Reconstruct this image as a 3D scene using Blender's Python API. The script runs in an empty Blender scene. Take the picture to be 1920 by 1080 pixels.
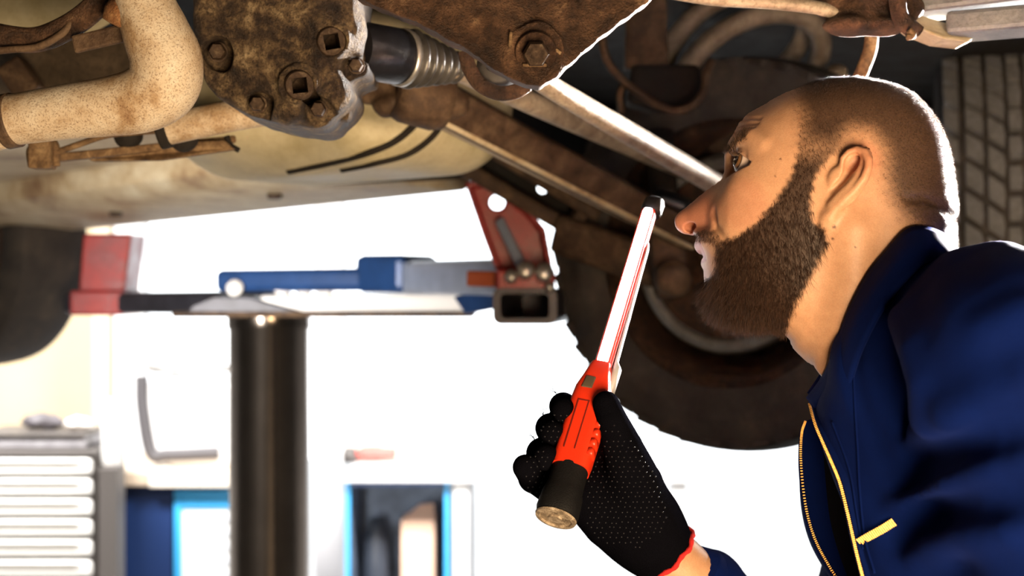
import bpy, math, random
import numpy as np
from mathutils import Vector, Matrix

random.seed(7)
RNG = np.random.default_rng(7)
SC = bpy.context.scene
COL = SC.collection

# ----------------------------------------------------------------- camera
CAM_Z = 1.60
FPX = 2400.0                      # focal length in pixels of the 1920 px frame
cam_d = bpy.data.cameras.new('camera')
cam_d.sensor_width = 36.0
cam_d.lens = FPX / 1920.0 * 36.0
cam_d.clip_start = 0.05
cam_d.dof.use_dof = True
cam_d.dof.focus_distance = 0.99
cam_d.dof.aperture_fstop = 5.6
cam = bpy.data.objects.new('camera', cam_d)
COL.objects.link(cam)
cam.location = (0, 0, CAM_Z)
cam.rotation_euler = (math.pi / 2, 0, 0)
SC.camera = cam

# ----------------------------------------------------------------- view + world
SC.view_settings.view_transform = 'Standard'
SC.view_settings.look = 'None'
SC.view_settings.gamma = 1.0
SC.view_settings.use_curve_mapping = False
SC.view_settings.exposure = 0.0
world = bpy.data.worlds.new('overcast_sky')
SC.world = world
world.use_nodes = True
_bg = world.node_tree.nodes['Background']
_bg.inputs[0].default_value = (0.93, 0.97, 1.0, 1)
_bg.inputs[1].default_value = 4.0

def area_light(name, loc, target, size, power, color, size_y=None):
    d = bpy.data.lights.new(name, 'AREA')
    d.energy = power
    d.color = color
    d.size = size
    if size_y:
        d.shape = 'RECTANGLE'
        d.size_y = size_y
    o = bpy.data.objects.new(name, d)
    COL.objects.link(o)
    o.location = loc
    o.rotation_euler = (Vector(target) - Vector(loc)).to_track_quat('-Z', 'Y').to_euler()
    return o

# work lamp low in front of the mechanic: warm key light on face and underbody
area_light('floor_work_lamp', (0.30, -0.12, 1.22), (0.12, 1.05, 1.70), 0.5, 36, (1.0, 0.72, 0.43))
# unseen narrow lamp behind the mechanic, added for the rim light on the head
_l = area_light('door_daylight', (1.80, 2.55, 1.91), (0.36, 1.0, 1.77), 0.4, 56, (1.0, 0.94, 0.88), 0.2)
_l.data.spread = math.radians(16)
# unseen strip lamp at the left, added for the streak on the piston
_l = area_light('bay_tube_lamp', (-0.98, 0.75, 1.15), (-0.5, 2.75, 1.2), 0.10, 7, (1.0, 0.95, 0.88), 1.1)
_l.data.spread = math.radians(45)
# unseen lamps added to brighten the benches and cabinets
for _x in (-2.4, 0.4):
    _l = area_light('hall_ceiling_light', (_x, 3.65, 3.1), (_x, 5.2, 0.9), 1.4, 160, (1.0, 0.97, 0.94), 0.5)
    _l.data.spread = math.radians(120)


# ----------------------------------------------------------------- helpers
def P(px, py, Y):
    """the point at distance Y seen at pixel (px, py) of the photograph"""
    return np.array([(px - 960) / FPX * Y, Y, CAM_Z - (py - 540) / FPX * Y])

def pxm(n, Y):
    return n / FPX * Y

ORG = {}                          # world origin of every object that has children

def link(o, parent=None, origin=(0, 0, 0)):
    COL.objects.link(o)
    origin = Vector(origin)
    if parent is not None:
        o.parent = parent
        o.location = origin - ORG[parent.name]
    else:
        o.location = origin
    ORG[o.name] = origin
    return o

def tag(o, label=None, cat=None, group=None, kind=None):
    if label: o['label'] = label
    if cat: o['category'] = cat
    if group: o['group'] = group
    if kind: o['kind'] = kind
    return o

def empty(name, loc, label=None, cat=None, group=None, parent=None):
    o = bpy.data.objects.new(name, None)
    o.empty_display_size = 0.05
    link(o, parent, loc)
    return tag(o, label, cat, group)

def make_mesh(name, v, f, mat, smooth=True, colors=None):
    me = bpy.data.meshes.new(name)
    v = np.asarray(v, dtype=np.float32)
    if isinstance(f, np.ndarray):
        n, k = f.shape
        me.vertices.add(len(v))
        me.vertices.foreach_set('co', v.ravel())
        me.loops.add(n * k)
        me.loops.foreach_set('vertex_index', f.astype(np.int32).ravel())
        me.polygons.add(n)
        me.polygons.foreach_set('loop_start', np.arange(0, n * k, k, dtype=np.int32))
        me.polygons.foreach_set('loop_total', np.full(n, k, dtype=np.int32))
        me.update(calc_edges=True)
    else:
        me.from_pydata([tuple(map(float, p)) for p in v], [], [tuple(int(i) for i in q) for q in f])
        me.update()
    me.validate()
    if smooth:
        me.polygons.foreach_set('use_smooth', np.ones(len(me.polygons), dtype=bool))
    if colors is not None:
        a = me.color_attributes.new('tint', 'FLOAT_COLOR', 'POINT')
        c = np.ones((len(v), 4), dtype=np.float32)
        c[:, :colors.shape[1]] = colors
        a.data.foreach_set('color', c.ravel())
    me.materials.append(mat)
    return me

def obj(name, v, f, mat, parent=None, smooth=True, colors=None, base=False, sharp=None):
    v = np.asarray(v, dtype=np.float64)
    c = (v.min(0) + v.max(0)) / 2
    if base:
        c[2] = v[:, 2].min()
    me = make_mesh(name, v - c, f, mat, smooth, colors)
    o = bpy.data.objects.new(name, me)
    link(o, parent, c)
    if sharp is not None:
        edge_split(o, sharp)
    return o

def edge_split(o, deg):
    m = o.modifiers.new('split', 'EDGE_SPLIT')
    m.split_angle = math.radians(deg)

def bevel(o, w, seg=2, deg=35):
    m = o.modifiers.new('bevel', 'BEVEL')
    m.width = w
    m.segments = seg
    m.limit_method = 'ANGLE'
    m.angle_limit = math.radians(deg)
    return o

def inst(name, me, mat4, parent):
    """one more object of a shared mesh at a world matrix"""
    o = bpy.data.objects.new(name, me)
    mat4 = Matrix(mat4)
    link(o, parent, mat4.to_translation())
    o.rotation_euler = mat4.to_euler()
    o.scale = mat4.to_scale()
    return o

def frame_from(axis, loc, up=(0, 0, 1)):
    z = Vector(axis).normalized()
    x = Vector(up).cross(z)
    if x.length < 1e-4:
        x = Vector((1, 0, 0)).cross(z)
    x.normalize()
    y = z.cross(x)
    m = Matrix((x, y, z)).transposed().to_4x4()
    m.translation = Vector(loc)
    return m

def merge(*parts):
    vs, fs, n = [], [], 0
    for v, f in parts:
        v = np.asarray(v, dtype=np.float64)
        vs.append(v)
        fs += [tuple(int(i) + n for i in q) for q in f]
        n += len(v)
    return np.vstack(vs), fs

def spline(pts, n):
    """Catmull-Rom through pts (rows of any width), n samples"""
    p = np.asarray(pts, dtype=np.float64)
    m = len(p)
    if m == 2:
        t = np.linspace(0, 1, n)[:, None]
        return p[0] * (1 - t) + p[1] * t
    ext = np.vstack([2 * p[0] - p[1], p, 2 * p[-1] - p[-2]])
    t = np.linspace(0, m - 1 - 1e-9, n)
    i = t.astype(int)
    s = (t - i)[:, None]
    a, b, c, d = ext[i], ext[i + 1], ext[i + 2], ext[i + 3]
    return 0.5 * (2 * b + (c - a) * s + (2 * a - 5 * b + 4 * c - d) * s ** 2 + (3 * b - a - 3 * c + d) * s ** 3)

def sweep(path, rad, seg=20, cap=True, flat=1.0, closed=False, upv=(0, 0, 1)):
    """tube along path (n,3); rad scalar or (n,); flat squashes the second axis"""
    path = np.asarray(path, dtype=np.float64)
    n = len(path)
    rad = np.broadcast_to(np.asarray(rad, dtype=np.float64), (n,))
    if closed:
        tan = np.roll(path, -1, 0) - np.roll(path, 1, 0)
    else:
        tan = np.gradient(path, axis=0)
    tan /= np.linalg.norm(tan, axis=1)[:, None] + 1e-12
    u = np.array(upv, dtype=np.float64)
    if abs(u @ tan[0]) > 0.9:
        u = np.array([0.0, 1, 0]) if abs(tan[0][1]) < 0.9 else np.array([1.0, 0, 0])
    vs = []
    for k in range(n):
        u = u - tan[k] * (u @ tan[k])
        u /= np.linalg.norm(u)
        w = np.cross(tan[k], u)
        a = np.linspace(0, 2 * np.pi, seg, endpoint=False)
        vs.append(path[k] + rad[k] * (np.cos(a)[:, None] * u + flat * np.sin(a)[:, None] * w))
    v = np.vstack(vs)
    f = []
    for k in range(n if closed else n - 1):
        k2 = (k + 1) % n
        for j in range(seg):
            j2 = (j + 1) % seg
            f.append((k * seg + j, k * seg + j2, k2 * seg + j2, k2 * seg + j))
    if cap and not closed:
        f.append(tuple(range(seg - 1, -1, -1)))
        f.append(tuple((n - 1) * seg + j for j in range(seg)))
    return v, f

def lathe(prof, seg=48, close=False):
    """prof rows (r, z) turned about local z; close joins last to first"""
    prof = np.asarray(prof, dtype=np.float64)
    n = len(prof)
    a = np.linspace(0, 2 * np.pi, seg, endpoint=False)
    v = np.stack([np.outer(prof[:, 0], np.cos(a)), np.outer(prof[:, 0], np.sin(a)),
                  np.repeat(prof[:, 1][:, None], seg, 1)], -1).reshape(-1, 3)
    f = []
    for k in range(n if close else n - 1):
        k2 = (k + 1) % n
        for j in range(seg):
            j2 = (j + 1) % seg
            f.append((k * seg + j, k * seg + j2, k2 * seg + j2, k2 * seg + j))
    return v, f

def xf(vf, mat4):
    v, f = vf
    m = np.array(Matrix(mat4))
    return np.asarray(v) @ m[:3, :3].T + m[:3, 3], f

def prism(poly, depth, flip=False):
    """poly (n,3) extruded along vector depth"""
    p = np.asarray(poly, dtype=np.float64)
    n = len(p)
    v = np.vstack([p, p + np.asarray(depth)])
    f = [tuple(range(n)), tuple(range(2 * n - 1, n - 1, -1))]
    for i in range(n):
        j = (i + 1) % n
        f.append((i, i + n, j + n, j))
    return v, f

def box(x0, x1, y0, y1, z0, z1):
    v = [(x0, y0, z0), (x1, y0, z0), (x1, y1, z0), (x0, y1, z0),
         (x0, y0, z1), (x1, y0, z1), (x1, y1, z1), (x0, y1, z1)]
    f = [(0, 3, 2, 1), (4, 5, 6, 7), (0, 1, 5, 4), (1, 2, 6, 5), (2, 3, 7, 6), (3, 0, 4, 7)]
    return np.array(v, dtype=np.float64), f

def bar(p0, p1, w, h, upv=(0, 0, 1)):
    """rectangular bar from p0 to p1, width w across, height h along upv"""
    p0, p1 = np.asarray(p0, float), np.asarray(p1, float)
    t = (p1 - p0) / np.linalg.norm(p1 - p0)
    u = np.asarray(upv, float)
    u = u - t * (u @ t)
    u /= np.linalg.norm(u)
    s = np.cross(t, u)
    v = []
    for p in (p0, p1):
        for a, b in ((-1, -1), (1, -1), (1, 1), (-1, 1)):
            v.append(p + s * a * w / 2 + u * b * h / 2)
    f = [(0, 1, 2, 3), (7, 6, 5, 4), (0, 4, 5, 1), (1, 5, 6, 2), (2, 6, 7, 3), (3, 7, 4, 0)]
    return np.array(v), f

# ----------------------------------------------------------------- implicit modelling
def smin(a, b, k):
    h = np.clip(0.5 + 0.5 * (b - a) / k, 0, 1)
    return b * (1 - h) + a * h - k * h * (1 - h)

def smax(a, b, k):
    return -smin(-a, -b, k)

def rot3(rx=0, ry=0, rz=0):
    return np.array(Matrix.Rotation(rz, 3, 'Z') @ Matrix.Rotation(ry, 3, 'Y') @ Matrix.Rotation(rx, 3, 'X'))

def s_ell(p, c, r, R=None):
    q = p - np.asarray(c, dtype=np.float32)
    if R is not None:
        q = q @ np.asarray(R, dtype=np.float32)
    r = np.asarray(r, dtype=np.float32)
    k0 = np.sqrt(((q / r) ** 2).sum(-1))
    k1 = np.sqrt(((q / r ** 2) ** 2).sum(-1)) + 1e-9
    return np.where(k0 < 0.05, k0 * r.min() - r.min(), k0 * (k0 - 1) / k1)

def s_cap(p, a, b, ra, rb=None):
    """round cone with linearly changing radius"""
    rb = ra if rb is None else rb
    a = np.asarray(a, dtype=np.float32)
    b = np.asarray(b, dtype=np.float32)
    ab = b - a
    t = np.clip(((p - a) @ ab) / (ab @ ab), 0, 1)
    d = p - a - t[..., None] * ab
    return np.sqrt((d ** 2).sum(-1)) - (ra + (rb - ra) * t)

def s_chain(p, pts, k=0.0):
    """pts rows (x,y,z,r): capsules joined"""
    d = None
    for q0, q1 in zip(pts[:-1], pts[1:]):
        e = s_cap(p, q0[:3], q1[:3], q0[3], q1[3])
        d = e if d is None else (np.minimum(d, e) if k == 0 else smin(d, e, k))
    return d

def s_box(p, c, h, R=None, rnd=0.0):
    q = p - np.asarray(c, dtype=np.float32)
    if R is not None:
        q = q @ np.asarray(R, dtype=np.float32)
    q = np.abs(q) - np.asarray(h, dtype=np.float32) + rnd
    return np.sqrt((np.maximum(q, 0) ** 2).sum(-1)) + np.minimum(q.max(-1), 0) - rnd

def s_cyl(p, c, r, h):
    """cylinder along y"""
    q = p - np.asarray(c, dtype=np.float32)
    return np.maximum(np.hypot(q[..., 0], q[..., 2]) - r, np.abs(q[..., 1]) - h)

def poly_sdf2(x, y, poly):
    """signed distance to a closed 2-D polygon, negative inside"""
    poly = np.asarray(poly, dtype=np.float32)
    d = np.full(x.shape, 1e9, dtype=np.float32)
    inside = np.zeros(x.shape, dtype=bool)
    n = len(poly)
    for i in range(n):
        ax, ay = poly[i]
        bx, by = poly[(i + 1) % n]
        ex, ey = bx - ax, by - ay
        wx, wy = x - ax, y - ay
        t = np.clip((wx * ex + wy * ey) / (ex * ex + ey * ey + 1e-12), 0, 1)
        d = np.minimum(d, (wx - ex * t) ** 2 + (wy - ey * t) ** 2)
        c = ((ay <= y) & (by > y)) | ((by <= y) & (ay > y))
        xi = ax + (y - ay) / (ey if abs(ey) > 1e-12 else 1e-12) * ex
        inside ^= c & (x < xi)
    d = np.sqrt(d)
    return np.where(inside, -d, d)

def surface(sdf, lo, hi, h, B=8, proj=1):
    """naive surface nets of sdf(points) over a box; only blocks near the surface are sampled finely"""
    lo = np.asarray(lo, dtype=np.float64)
    hi = np.asarray(hi, dtype=np.float64)
    nb = np.maximum(1, np.ceil((hi - lo) / (h * B)).astype(int))
    N = nb * B + 1
    cx = [lo[a] + (np.arange(nb[a]) + 0.5) * B * h for a in range(3)]
    g = np.stack(np.meshgrid(*cx, indexing='ij'), -1).reshape(-1, 3).astype(np.float32)
    dc = sdf(g)
    act = np.abs(dc) < B * h * 1.35
    vol = np.repeat(np.repeat(np.repeat(np.sign(dc).reshape(nb).astype(np.float32) * h * B, B, 0), B, 1), B, 2)
    vol = np.pad(vol, ((0, 1), (0, 1), (0, 1)), mode='edge')
    idx = np.argwhere(act.reshape(nb))
    off = np.stack(np.meshgrid(*[np.arange(B + 1)] * 3, indexing='ij'), -1).reshape(-1, 3)
    for s in range(0, len(idx), 400):
        ii = (idx[s:s + 400, None, :] * B + off[None]).reshape(-1, 3)
        val = sdf((lo + ii * h).astype(np.float32))
        vol[ii[:, 0], ii[:, 1], ii[:, 2]] = val
    ins = vol < 0
    cnt = np.zeros(np.array(N) - 1, dtype=np.int8)
    for dx in (0, 1):
        for dy in (0, 1):
            for dz in (0, 1):
                cnt += ins[dx:N[0] - 1 + dx, dy:N[1] - 1 + dy, dz:N[2] - 1 + dz]
    cells = np.argwhere((cnt > 0) & (cnt < 8))
    vid = np.full(np.array(N) - 1, -1, dtype=np.int32)
    vid[cells[:, 0], cells[:, 1], cells[:, 2]] = np.arange(len(cells))
    acc = np.zeros((len(cells), 3))
    num = np.zeros(len(cells))
    corners = [(a, b, c) for a in (0, 1) for b in (0, 1) for c in (0, 1)]
    for c0 in corners:
        for ax in range(3):
            if c0[ax]:
                continue
            c1 = list(c0); c1[ax] = 1
            i0 = cells + np.array(c0)
            i1 = cells + np.array(c1)
            v0 = vol[i0[:, 0], i0[:, 1], i0[:, 2]]
            v1 = vol[i1[:, 0], i1[:, 1], i1[:, 2]]
            m = (v0 < 0) != (v1 < 0)
            t = np.where(m, v0 / np.where(m, v0 - v1, 1), 0)
            p = np.array(c0)[None] + t[:, None] * (np.array(c1) - np.array(c0))[None]
            acc += p * m[:, None]
            num += m
    vert = lo + (cells + acc / num[:, None]) * h
    faces = []
    for ax in range(3):
        b, c = (ax + 1) % 3, (ax + 2) % 3
        s0 = [slice(None)] * 3; s1 = [slice(None)] * 3
        s0[ax] = slice(0, -1); s1[ax] = slice(1, None)
        e = ins[tuple(s0)] != ins[tuple(s1)]
        ee = np.argwhere(e)
        ok = (ee[:, b] > 0) & (ee[:, c] > 0) & (ee[:, b] < N[b] - 1) & (ee[:, c] < N[c] - 1)
        ee = ee[ok]
        q = []
        for db, dc_ in ((-1, -1), (0, -1), (0, 0), (-1, 0)):
            k = ee.copy()
            k[:, b] += db; k[:, c] += dc_
            q.append(vid[k[:, 0], k[:, 1], k[:, 2]])
        q = np.stack(q, 1)
        fl = ~ins[ee[:, 0], ee[:, 1], ee[:, 2]]
        q[fl] = q[fl][:, ::-1]
        faces.append(q)
    faces = np.vstack(faces)
    faces = faces[(faces >= 0).all(1)]
    for _ in range(proj):
        e = h * 0.4
        n = np.zeros_like(vert)
        for ax in range(3):
            dv = np.zeros(3); dv[ax] = e
            n[:, ax] = (sdf((vert + dv).astype(np.float32)) - sdf((vert - dv).astype(np.float32))) / (2 * e)
        d = sdf(vert.astype(np.float32))
        g2 = (n ** 2).sum(1)
        vert = vert - np.clip(d / np.maximum(g2, 0.25), -h, h)[:, None] * n
    return vert, faces

def grad(sdf, v, e):
    n = np.zeros_like(v)
    for ax in range(3):
        dv = np.zeros(3); dv[ax] = e
        n[:, ax] = sdf((v + dv).astype(np.float32)) - sdf((v - dv).astype(np.float32))
    return n / (np.linalg.norm(n, axis=1)[:, None] + 1e-9)

def sstep(x, a, b):
    t = np.clip((x - a) / (b - a), 0, 1)
    return t * t * (3 - 2 * t)

# ----------------------------------------------------------------- materials
def node_mat(name):
    m = bpy.data.materials.new(name)
    m.use_nodes = True
    nt = m.node_tree
    return m, nt, nt.nodes['Principled BSDF']

def _ramp(nt, fac, stops):
    r = nt.nodes.new('ShaderNodeValToRGB')
    el = r.color_ramp.elements
    while len(el) < len(stops):
        el.new(0.5)
    for e, (p, c) in zip(el, stops):
        e.position = p
        e.color = (*c, 1)
    nt.links.new(fac, r.inputs[0])
    return r.outputs[0]

def _noise(nt, scale, detail=5, rough=0.6, vec=None, dist=0.0):
    n = nt.nodes.new('ShaderNodeTexNoise')
    n.inputs['Scale'].default_value = scale
    n.inputs['Detail'].default_value = detail
    n.inputs['Roughness'].default_value = rough
    n.inputs['Distortion'].default_value = dist
    if vec is not None:
        nt.links.new(vec, n.inputs['Vector'])
    return n.outputs[0]

def _pos(nt):
    g = nt.nodes.new('ShaderNodeNewGeometry')
    return g.outputs['Position']

def _mix(nt, fac, a, b, mode='MIX'):
    m = nt.nodes.new('ShaderNodeMix')
    m.data_type = 'RGBA'
    m.blend_type = mode
    for sock, val in ((m.inputs[0], fac), (m.inputs[6], a), (m.inputs[7], b)):
        if isinstance(val, (int, float)):
            sock.default_value = val
        elif isinstance(val, tuple):
            sock.default_value = (*val, 1)
        else:
            nt.links.new(val, sock)
    return m.outputs[2]

def _bump(nt, bsdf, h, strength, dist):
    b = nt.nodes.new('ShaderNodeBump')
    b.inputs['Strength'].default_value = strength
    b.inputs['Distance'].default_value = dist
    nt.links.new(h, b.inputs['Height'])
    nt.links.new(b.outputs[0], bsdf.inputs['Normal'])
    return b

def mat_plain(name, col, rough=0.5, metal=0.0, noise=0.0, scale=30, bump=0.0, bscale=200, spec=0.5):
    m, nt, b = node_mat(name)
    b.inputs['Roughness'].default_value = rough
    b.inputs['Metallic'].default_value = metal
    b.inputs['Specular IOR Level'].default_value = spec
    n = _noise(nt, scale, 4, 0.6, _pos(nt))
    d = tuple(c * (1 - noise) for c in col)
    l = tuple(min(1, c * (1 + noise)) for c in col)
    nt.links.new(_ramp(nt, n, [(0.3, d), (0.7, l)]), b.inputs['Base Color'])
    if bump:
        _bump(nt, b, _noise(nt, bscale, 3, 0.6, _pos(nt)), bump, 0.002)
    return m

def mat_rust(name, stops, scale=40, fine=350, rough=0.75, metal=0.15, bump=0.5, spots=0.5, spotcol=(0.05, 0.03, 0.02), spec=0.4, spotscale=None, dirt=0.004):
    """weathered metal: layered noise between the stops, dark pits and a grainy relief"""
    m, nt, b = node_mat(name)
    pos = _pos(nt)
    n1 = _noise(nt, scale, 7, 0.68, pos, 0.3)
    base = _ramp(nt, n1, stops)
    n2 = _noise(nt, fine, 4, 0.7, pos)
    sp = _ramp(nt, n2, [(0.50, (0, 0, 0)), (0.66, (1, 1, 1))])
    fac = nt.nodes.new('ShaderNodeMath')
    fac.operation = 'MULTIPLY'
    nt.links.new(sp, fac.inputs[0])
    fac.inputs[1].default_value = spots
    col = _mix(nt, fac.outputs[0], base, spotcol)
    nt.links.new(col, b.inputs['Base Color'])
    b.inputs['Metallic'].default_value = metal
    b.inputs['Specular IOR Level'].default_value = spec
    rr = _ramp(nt, n1, [(0.3, (rough - 0.15,) * 3), (0.7, (min(1, rough + 0.15),) * 3)])
    nt.links.new(rr, b.inputs['Roughness'])
    add = nt.nodes.new('ShaderNodeMath')
    add.operation = 'ADD'
    nt.links.new(n1, add.inputs[0])
    nt.links.new(n2, add.inputs[1])
    _bump(nt, b, add.outputs[0], bump, dirt)
    return m

def mat_emit(name, col, strength):
    m, nt, b = node_mat(name)
    b.inputs['Base Color'].default_value = (*col, 1)
    b.inputs['Emission Color'].default_value = (*col, 1)
    b.inputs['Emission Strength'].default_value = strength
    return m

# ================================================================= the mechanic: head and neck
HPX, HPY = 1560.0, 380.0
_phi = math.atan2((HPX - 960) / FPX, 1.0)
HC = P(HPX, HPY, 1.0)
E_R = np.array([math.cos(_phi), -math.sin(_phi), 0.0])     # towards the back of the head
E_Y = np.array([math.sin(_phi), math.cos(_phi), 0.0])      # away from the camera
E_U = np.array([0.0, 0.0, 1.0])

def LP(px, py):
    """pixel -> (r, u) in mm on the head's middle plane"""
    d = np.array([(px - 960) / FPX, 1.0, -(py - 540) / FPX])
    t = ((HC - np.array([0, 0, CAM_Z])) @ E_Y) / (d @ E_Y)
    q = np.array([0, 0, CAM_Z]) + d * t - HC
    return float(q @ E_R) * 1000, float(q @ E_U) * 1000

def L3(px, py, y):
    r, u = LP(px, py)
    return np.array([r, y, u])

def LY(px, py, y):
    """pixel -> local point whose lateral offset towards the camera is y mm (perspective included)"""
    d = np.array([(px - 960) / FPX, 1.0, -(py - 540) / FPX])
    t = ((HC - E_Y * y / 1000 - np.array([0, 0, CAM_Z])) @ E_Y) / (d @ E_Y)
    q = np.array([0, 0, CAM_Z]) + d * t - HC
    return np.array([float(q @ E_R) * 1000, y, float(q @ E_U) * 1000])

def head_world(v):
    return HC + (v[:, 0:1] * E_R + v[:, 1:2] * E_Y + v[:, 2:3] * E_U) / 1000

PROFILE = [(1609, 149), (1553, 152), (1509, 163), (1464, 181), (1431, 200), (1403, 216), (1387, 232), (1374, 258),
           (1365, 278), (1360, 291), (1360, 305), (1360, 318), (1358, 330), (1351, 341), (1328, 356), (1303, 376), (1280, 396),
           (1269, 408), (1267, 417), (1271, 429), (1282, 437), (1297, 440), (1306, 445), (1305, 453), (1304, 463),
           (1311, 473), (1320, 481), (1319, 488), (1316, 497), (1321, 508), (1322, 522), (1320, 542), (1324, 565),
           (1340, 586), (1368, 598), (1410, 605), (1455, 614), (1478, 632), (1492, 657), (1514, 677), (1539, 695),
           (1566, 740), (1600, 800), (1700, 900), (1840, 860), (1850, 700), (1830, 560), (1800, 480),
           (1789, 446), (1790, 425), (1792, 408), (1792, 387), (1788, 353), (1781, 303), (1767, 253), (1742, 212), (1709, 178), (1664, 160)]
_prof = np.array([LP(*q) for q in PROFILE])
_pr = spline(np.vstack([_prof, _prof[:1]]), 420)[:-1]

# membrane over the profile: its height gives the half width of head and neck
_gh = 1.5
_g0 = _pr.min(0) - 12
_gn = np.ceil((_pr.max(0) + 12 - _g0) / _gh).astype(int)
_gx, _gy = np.meshgrid(_g0[0] + np.arange(_gn[0]) * _gh, _g0[1] + np.arange(_gn[1]) * _gh, indexing='ij')
_d2 = poly_sdf2(_gx.astype(np.float32), _gy.astype(np.float32), _pr)
_inside = _d2 < 0
_ph = np.zeros(_gx.shape)
for _lev in (8, 4, 2, 1):                       # coarse to fine relaxation
    _m = _inside[::_lev, ::_lev]
    _q = _ph[::_lev, ::_lev].copy()
    for _i in range(500):
        _s = np.zeros_like(_q)
        _s[1:-1, 1:-1] = 0.25 * (_q[2:, 1:-1] + _q[:-2, 1:-1] + _q[1:-1, 2:] + _q[1:-1, :-2]) + (_gh * _lev) ** 2
        _q = np.where(_m, _s, 0)
    _ph = np.repeat(np.repeat(_q, _lev, 0), _lev, 1)[:_gx.shape[0], :_gx.shape[1]]
_c = LP(1610, 300)
_cw = _ph[int((_c[0] - _g0[0]) / _gh), int((_c[1] - _g0[1]) / _gh)]
_ph *= 73.0 ** 2 / _cw
# keep the neck from swelling past its half width, flatten the sides of the skull a little
_lim = np.where(_gy < LP(1600, 560)[1], 62.0, 76.0)
_t = sstep(_gy, LP(1600, 640)[1], LP(1600, 380)[1])
_lim = 60.0 + (77.0 - 60.0) * _t
_w = np.sqrt(np.maximum(_ph, 0))
_w = _lim * (1 - np.exp(-_w / _lim * 1.0 - 0.9 * (_w / _lim) ** 2.2 - 0.3 * (_w / _lim) ** 5))
_nm = sstep(-_gx, -LP(1378, 390)[0], -LP(1326, 390)[0]) * sstep(_gy, LP(1330, 448)[1], LP(1330, 425)[1]) * sstep(-_gy, -LP(1340, 325)[1], -LP(1340, 350)[1])
_w *= 1 - 0.30 * _nm
_ph = np.where(_inside, _w ** 2, -_d2 * 45.0)
_gphx, _gphy = np.gradient(_ph, _gh)

def _bil(F, x, y):
    fx = np.clip((x - _g0[0]) / _gh, 0, _gn[0] - 1.001)
    fy = np.clip((y - _g0[1]) / _gh, 0, _gn[1] - 1.001)
    i, j = fx.astype(int), fy.astype(int)
    a, b = fx - i, fy - j
    return F[i, j] * (1 - a) * (1 - b) + F[i + 1, j] * a * (1 - b) + F[i, j + 1] * (1 - a) * b + F[i + 1, j + 1] * a * b

def ysurf(px, py):
    y = 50.0
    for _ in range(6):
        q = LY(px, py, y)
        y = math.sqrt(max(0.0, float(_bil(_ph, np.array([q[0]]), np.array([q[2]]))[0])))
    return y

def SP(px, py, out=0.0):
    return LY(px, py, ysurf(px, py) + out)

EYE = LY(1405, 309, 33.0)
EYE_R = 12.0
_corner = LY(1419, 310, 38.0)
_up_l = LY(1381, 284, 38.0)
_lo_l = LY(1384, 323, 38.0)

def _row(q, r):
    return (q[0], q[1], q[2], r)

_ear_rim = [_row(SP(a, b, o), r) for a, b, o, r in
            [(1586, 332, 1, 2.4), (1579, 316, 3, 2.4), (1581, 297, 5, 2.4), (1592, 285, 7, 2.5), (1607, 280, 9, 2.6),
             (1621, 285, 12, 2.8), (1628, 299, 14, 2.9), (1628, 314, 14, 2.9), (1620, 334, 13, 3.0), (1604, 355, 10.5, 3.2),
             (1584, 374, 7.5, 3.4), (1567, 391, 4.5, 3.6), (1556, 406, 1.5, 4.0)]]
_anti = [_row(SP(a, b, o), r) for a, b, o, r in [(1614, 318, 8, 2.4), (1605, 336, 8.5, 3.2), (1592, 352, 7.5, 3.6), (1576, 368, 5, 4.0), (1562, 384, 2.5, 4.0)]]
_slit = [_row(SP(a, b, o), r) for a, b, o, r in
         [(1593, 314, 5, 3.6), (1588, 328, 4, 3.4), (1581, 338, 3.4, 2.6), (1567, 350, 2.6, 1.8), (1554, 361, 1.6, 1.0)]]
_conch = SP(1598, 308, 5)
_ed1 = np.array([0.42, 0.0, 0.907])
_ed2 = np.array([0.907 * 0.87, 0.5, -0.42 * 0.87])
_ed2 /= np.linalg.norm(_ed2)
_ed2 -= _ed1 * (_ed1 @ _ed2)
_ed2 /= np.linalg.norm(_ed2)
_ear_R = np.stack([_ed1, _ed2, np.cross(_ed1, _ed2)], 1)
_ear_c = SP(1597, 333, 4.5)
_tragus = SP(1571, 334, 1.0)
_lobe = SP(1555, 408, 0.5)
_fold = [_row(SP(a, b, 0), r) for a, b, r in [(1700, 374, 1.0), (1735, 373, 2.0), (1762, 384, 2.2), (1779, 400, 1.8)]]
_fold[-1:] += [(*L3(1793, 412, 0.0), 1.4)]
_scm = [_row(SP(a, b, -7), 9) for a, b in [(1600, 430), (1600, 520), (1580, 610), (1560, 690)]]
_naso = [_row(SP(a, b, 1.4), 1.2) for a, b in [(1338, 399), (1341, 412), (1341, 426), (1354, 446)]]
_nside = [_row(SP(a, b, 5.5), 5.5) for a, b in [(1360, 350), (1347, 372), (1341, 392)]]
_crow = [[_row(SP(a, b, 0.3), 0.7) for a, b in w] for w in
         ([(1388, 226), (1402, 222), (1425, 222)], [(1381, 238), (1396, 233), (1420, 231)], [(1377, 250), (1392, 243), (1414, 241)])]
_bag = [_row(SP(a, b, 0.5), 0.9) for a, b in [(1384, 334), (1396, 333), (1410, 325)]]
_cheekfold = [_row(SP(a, b, 0.4), 1.1) for a, b in [(1380, 346), (1396, 340), (1414, 330)]]

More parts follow.
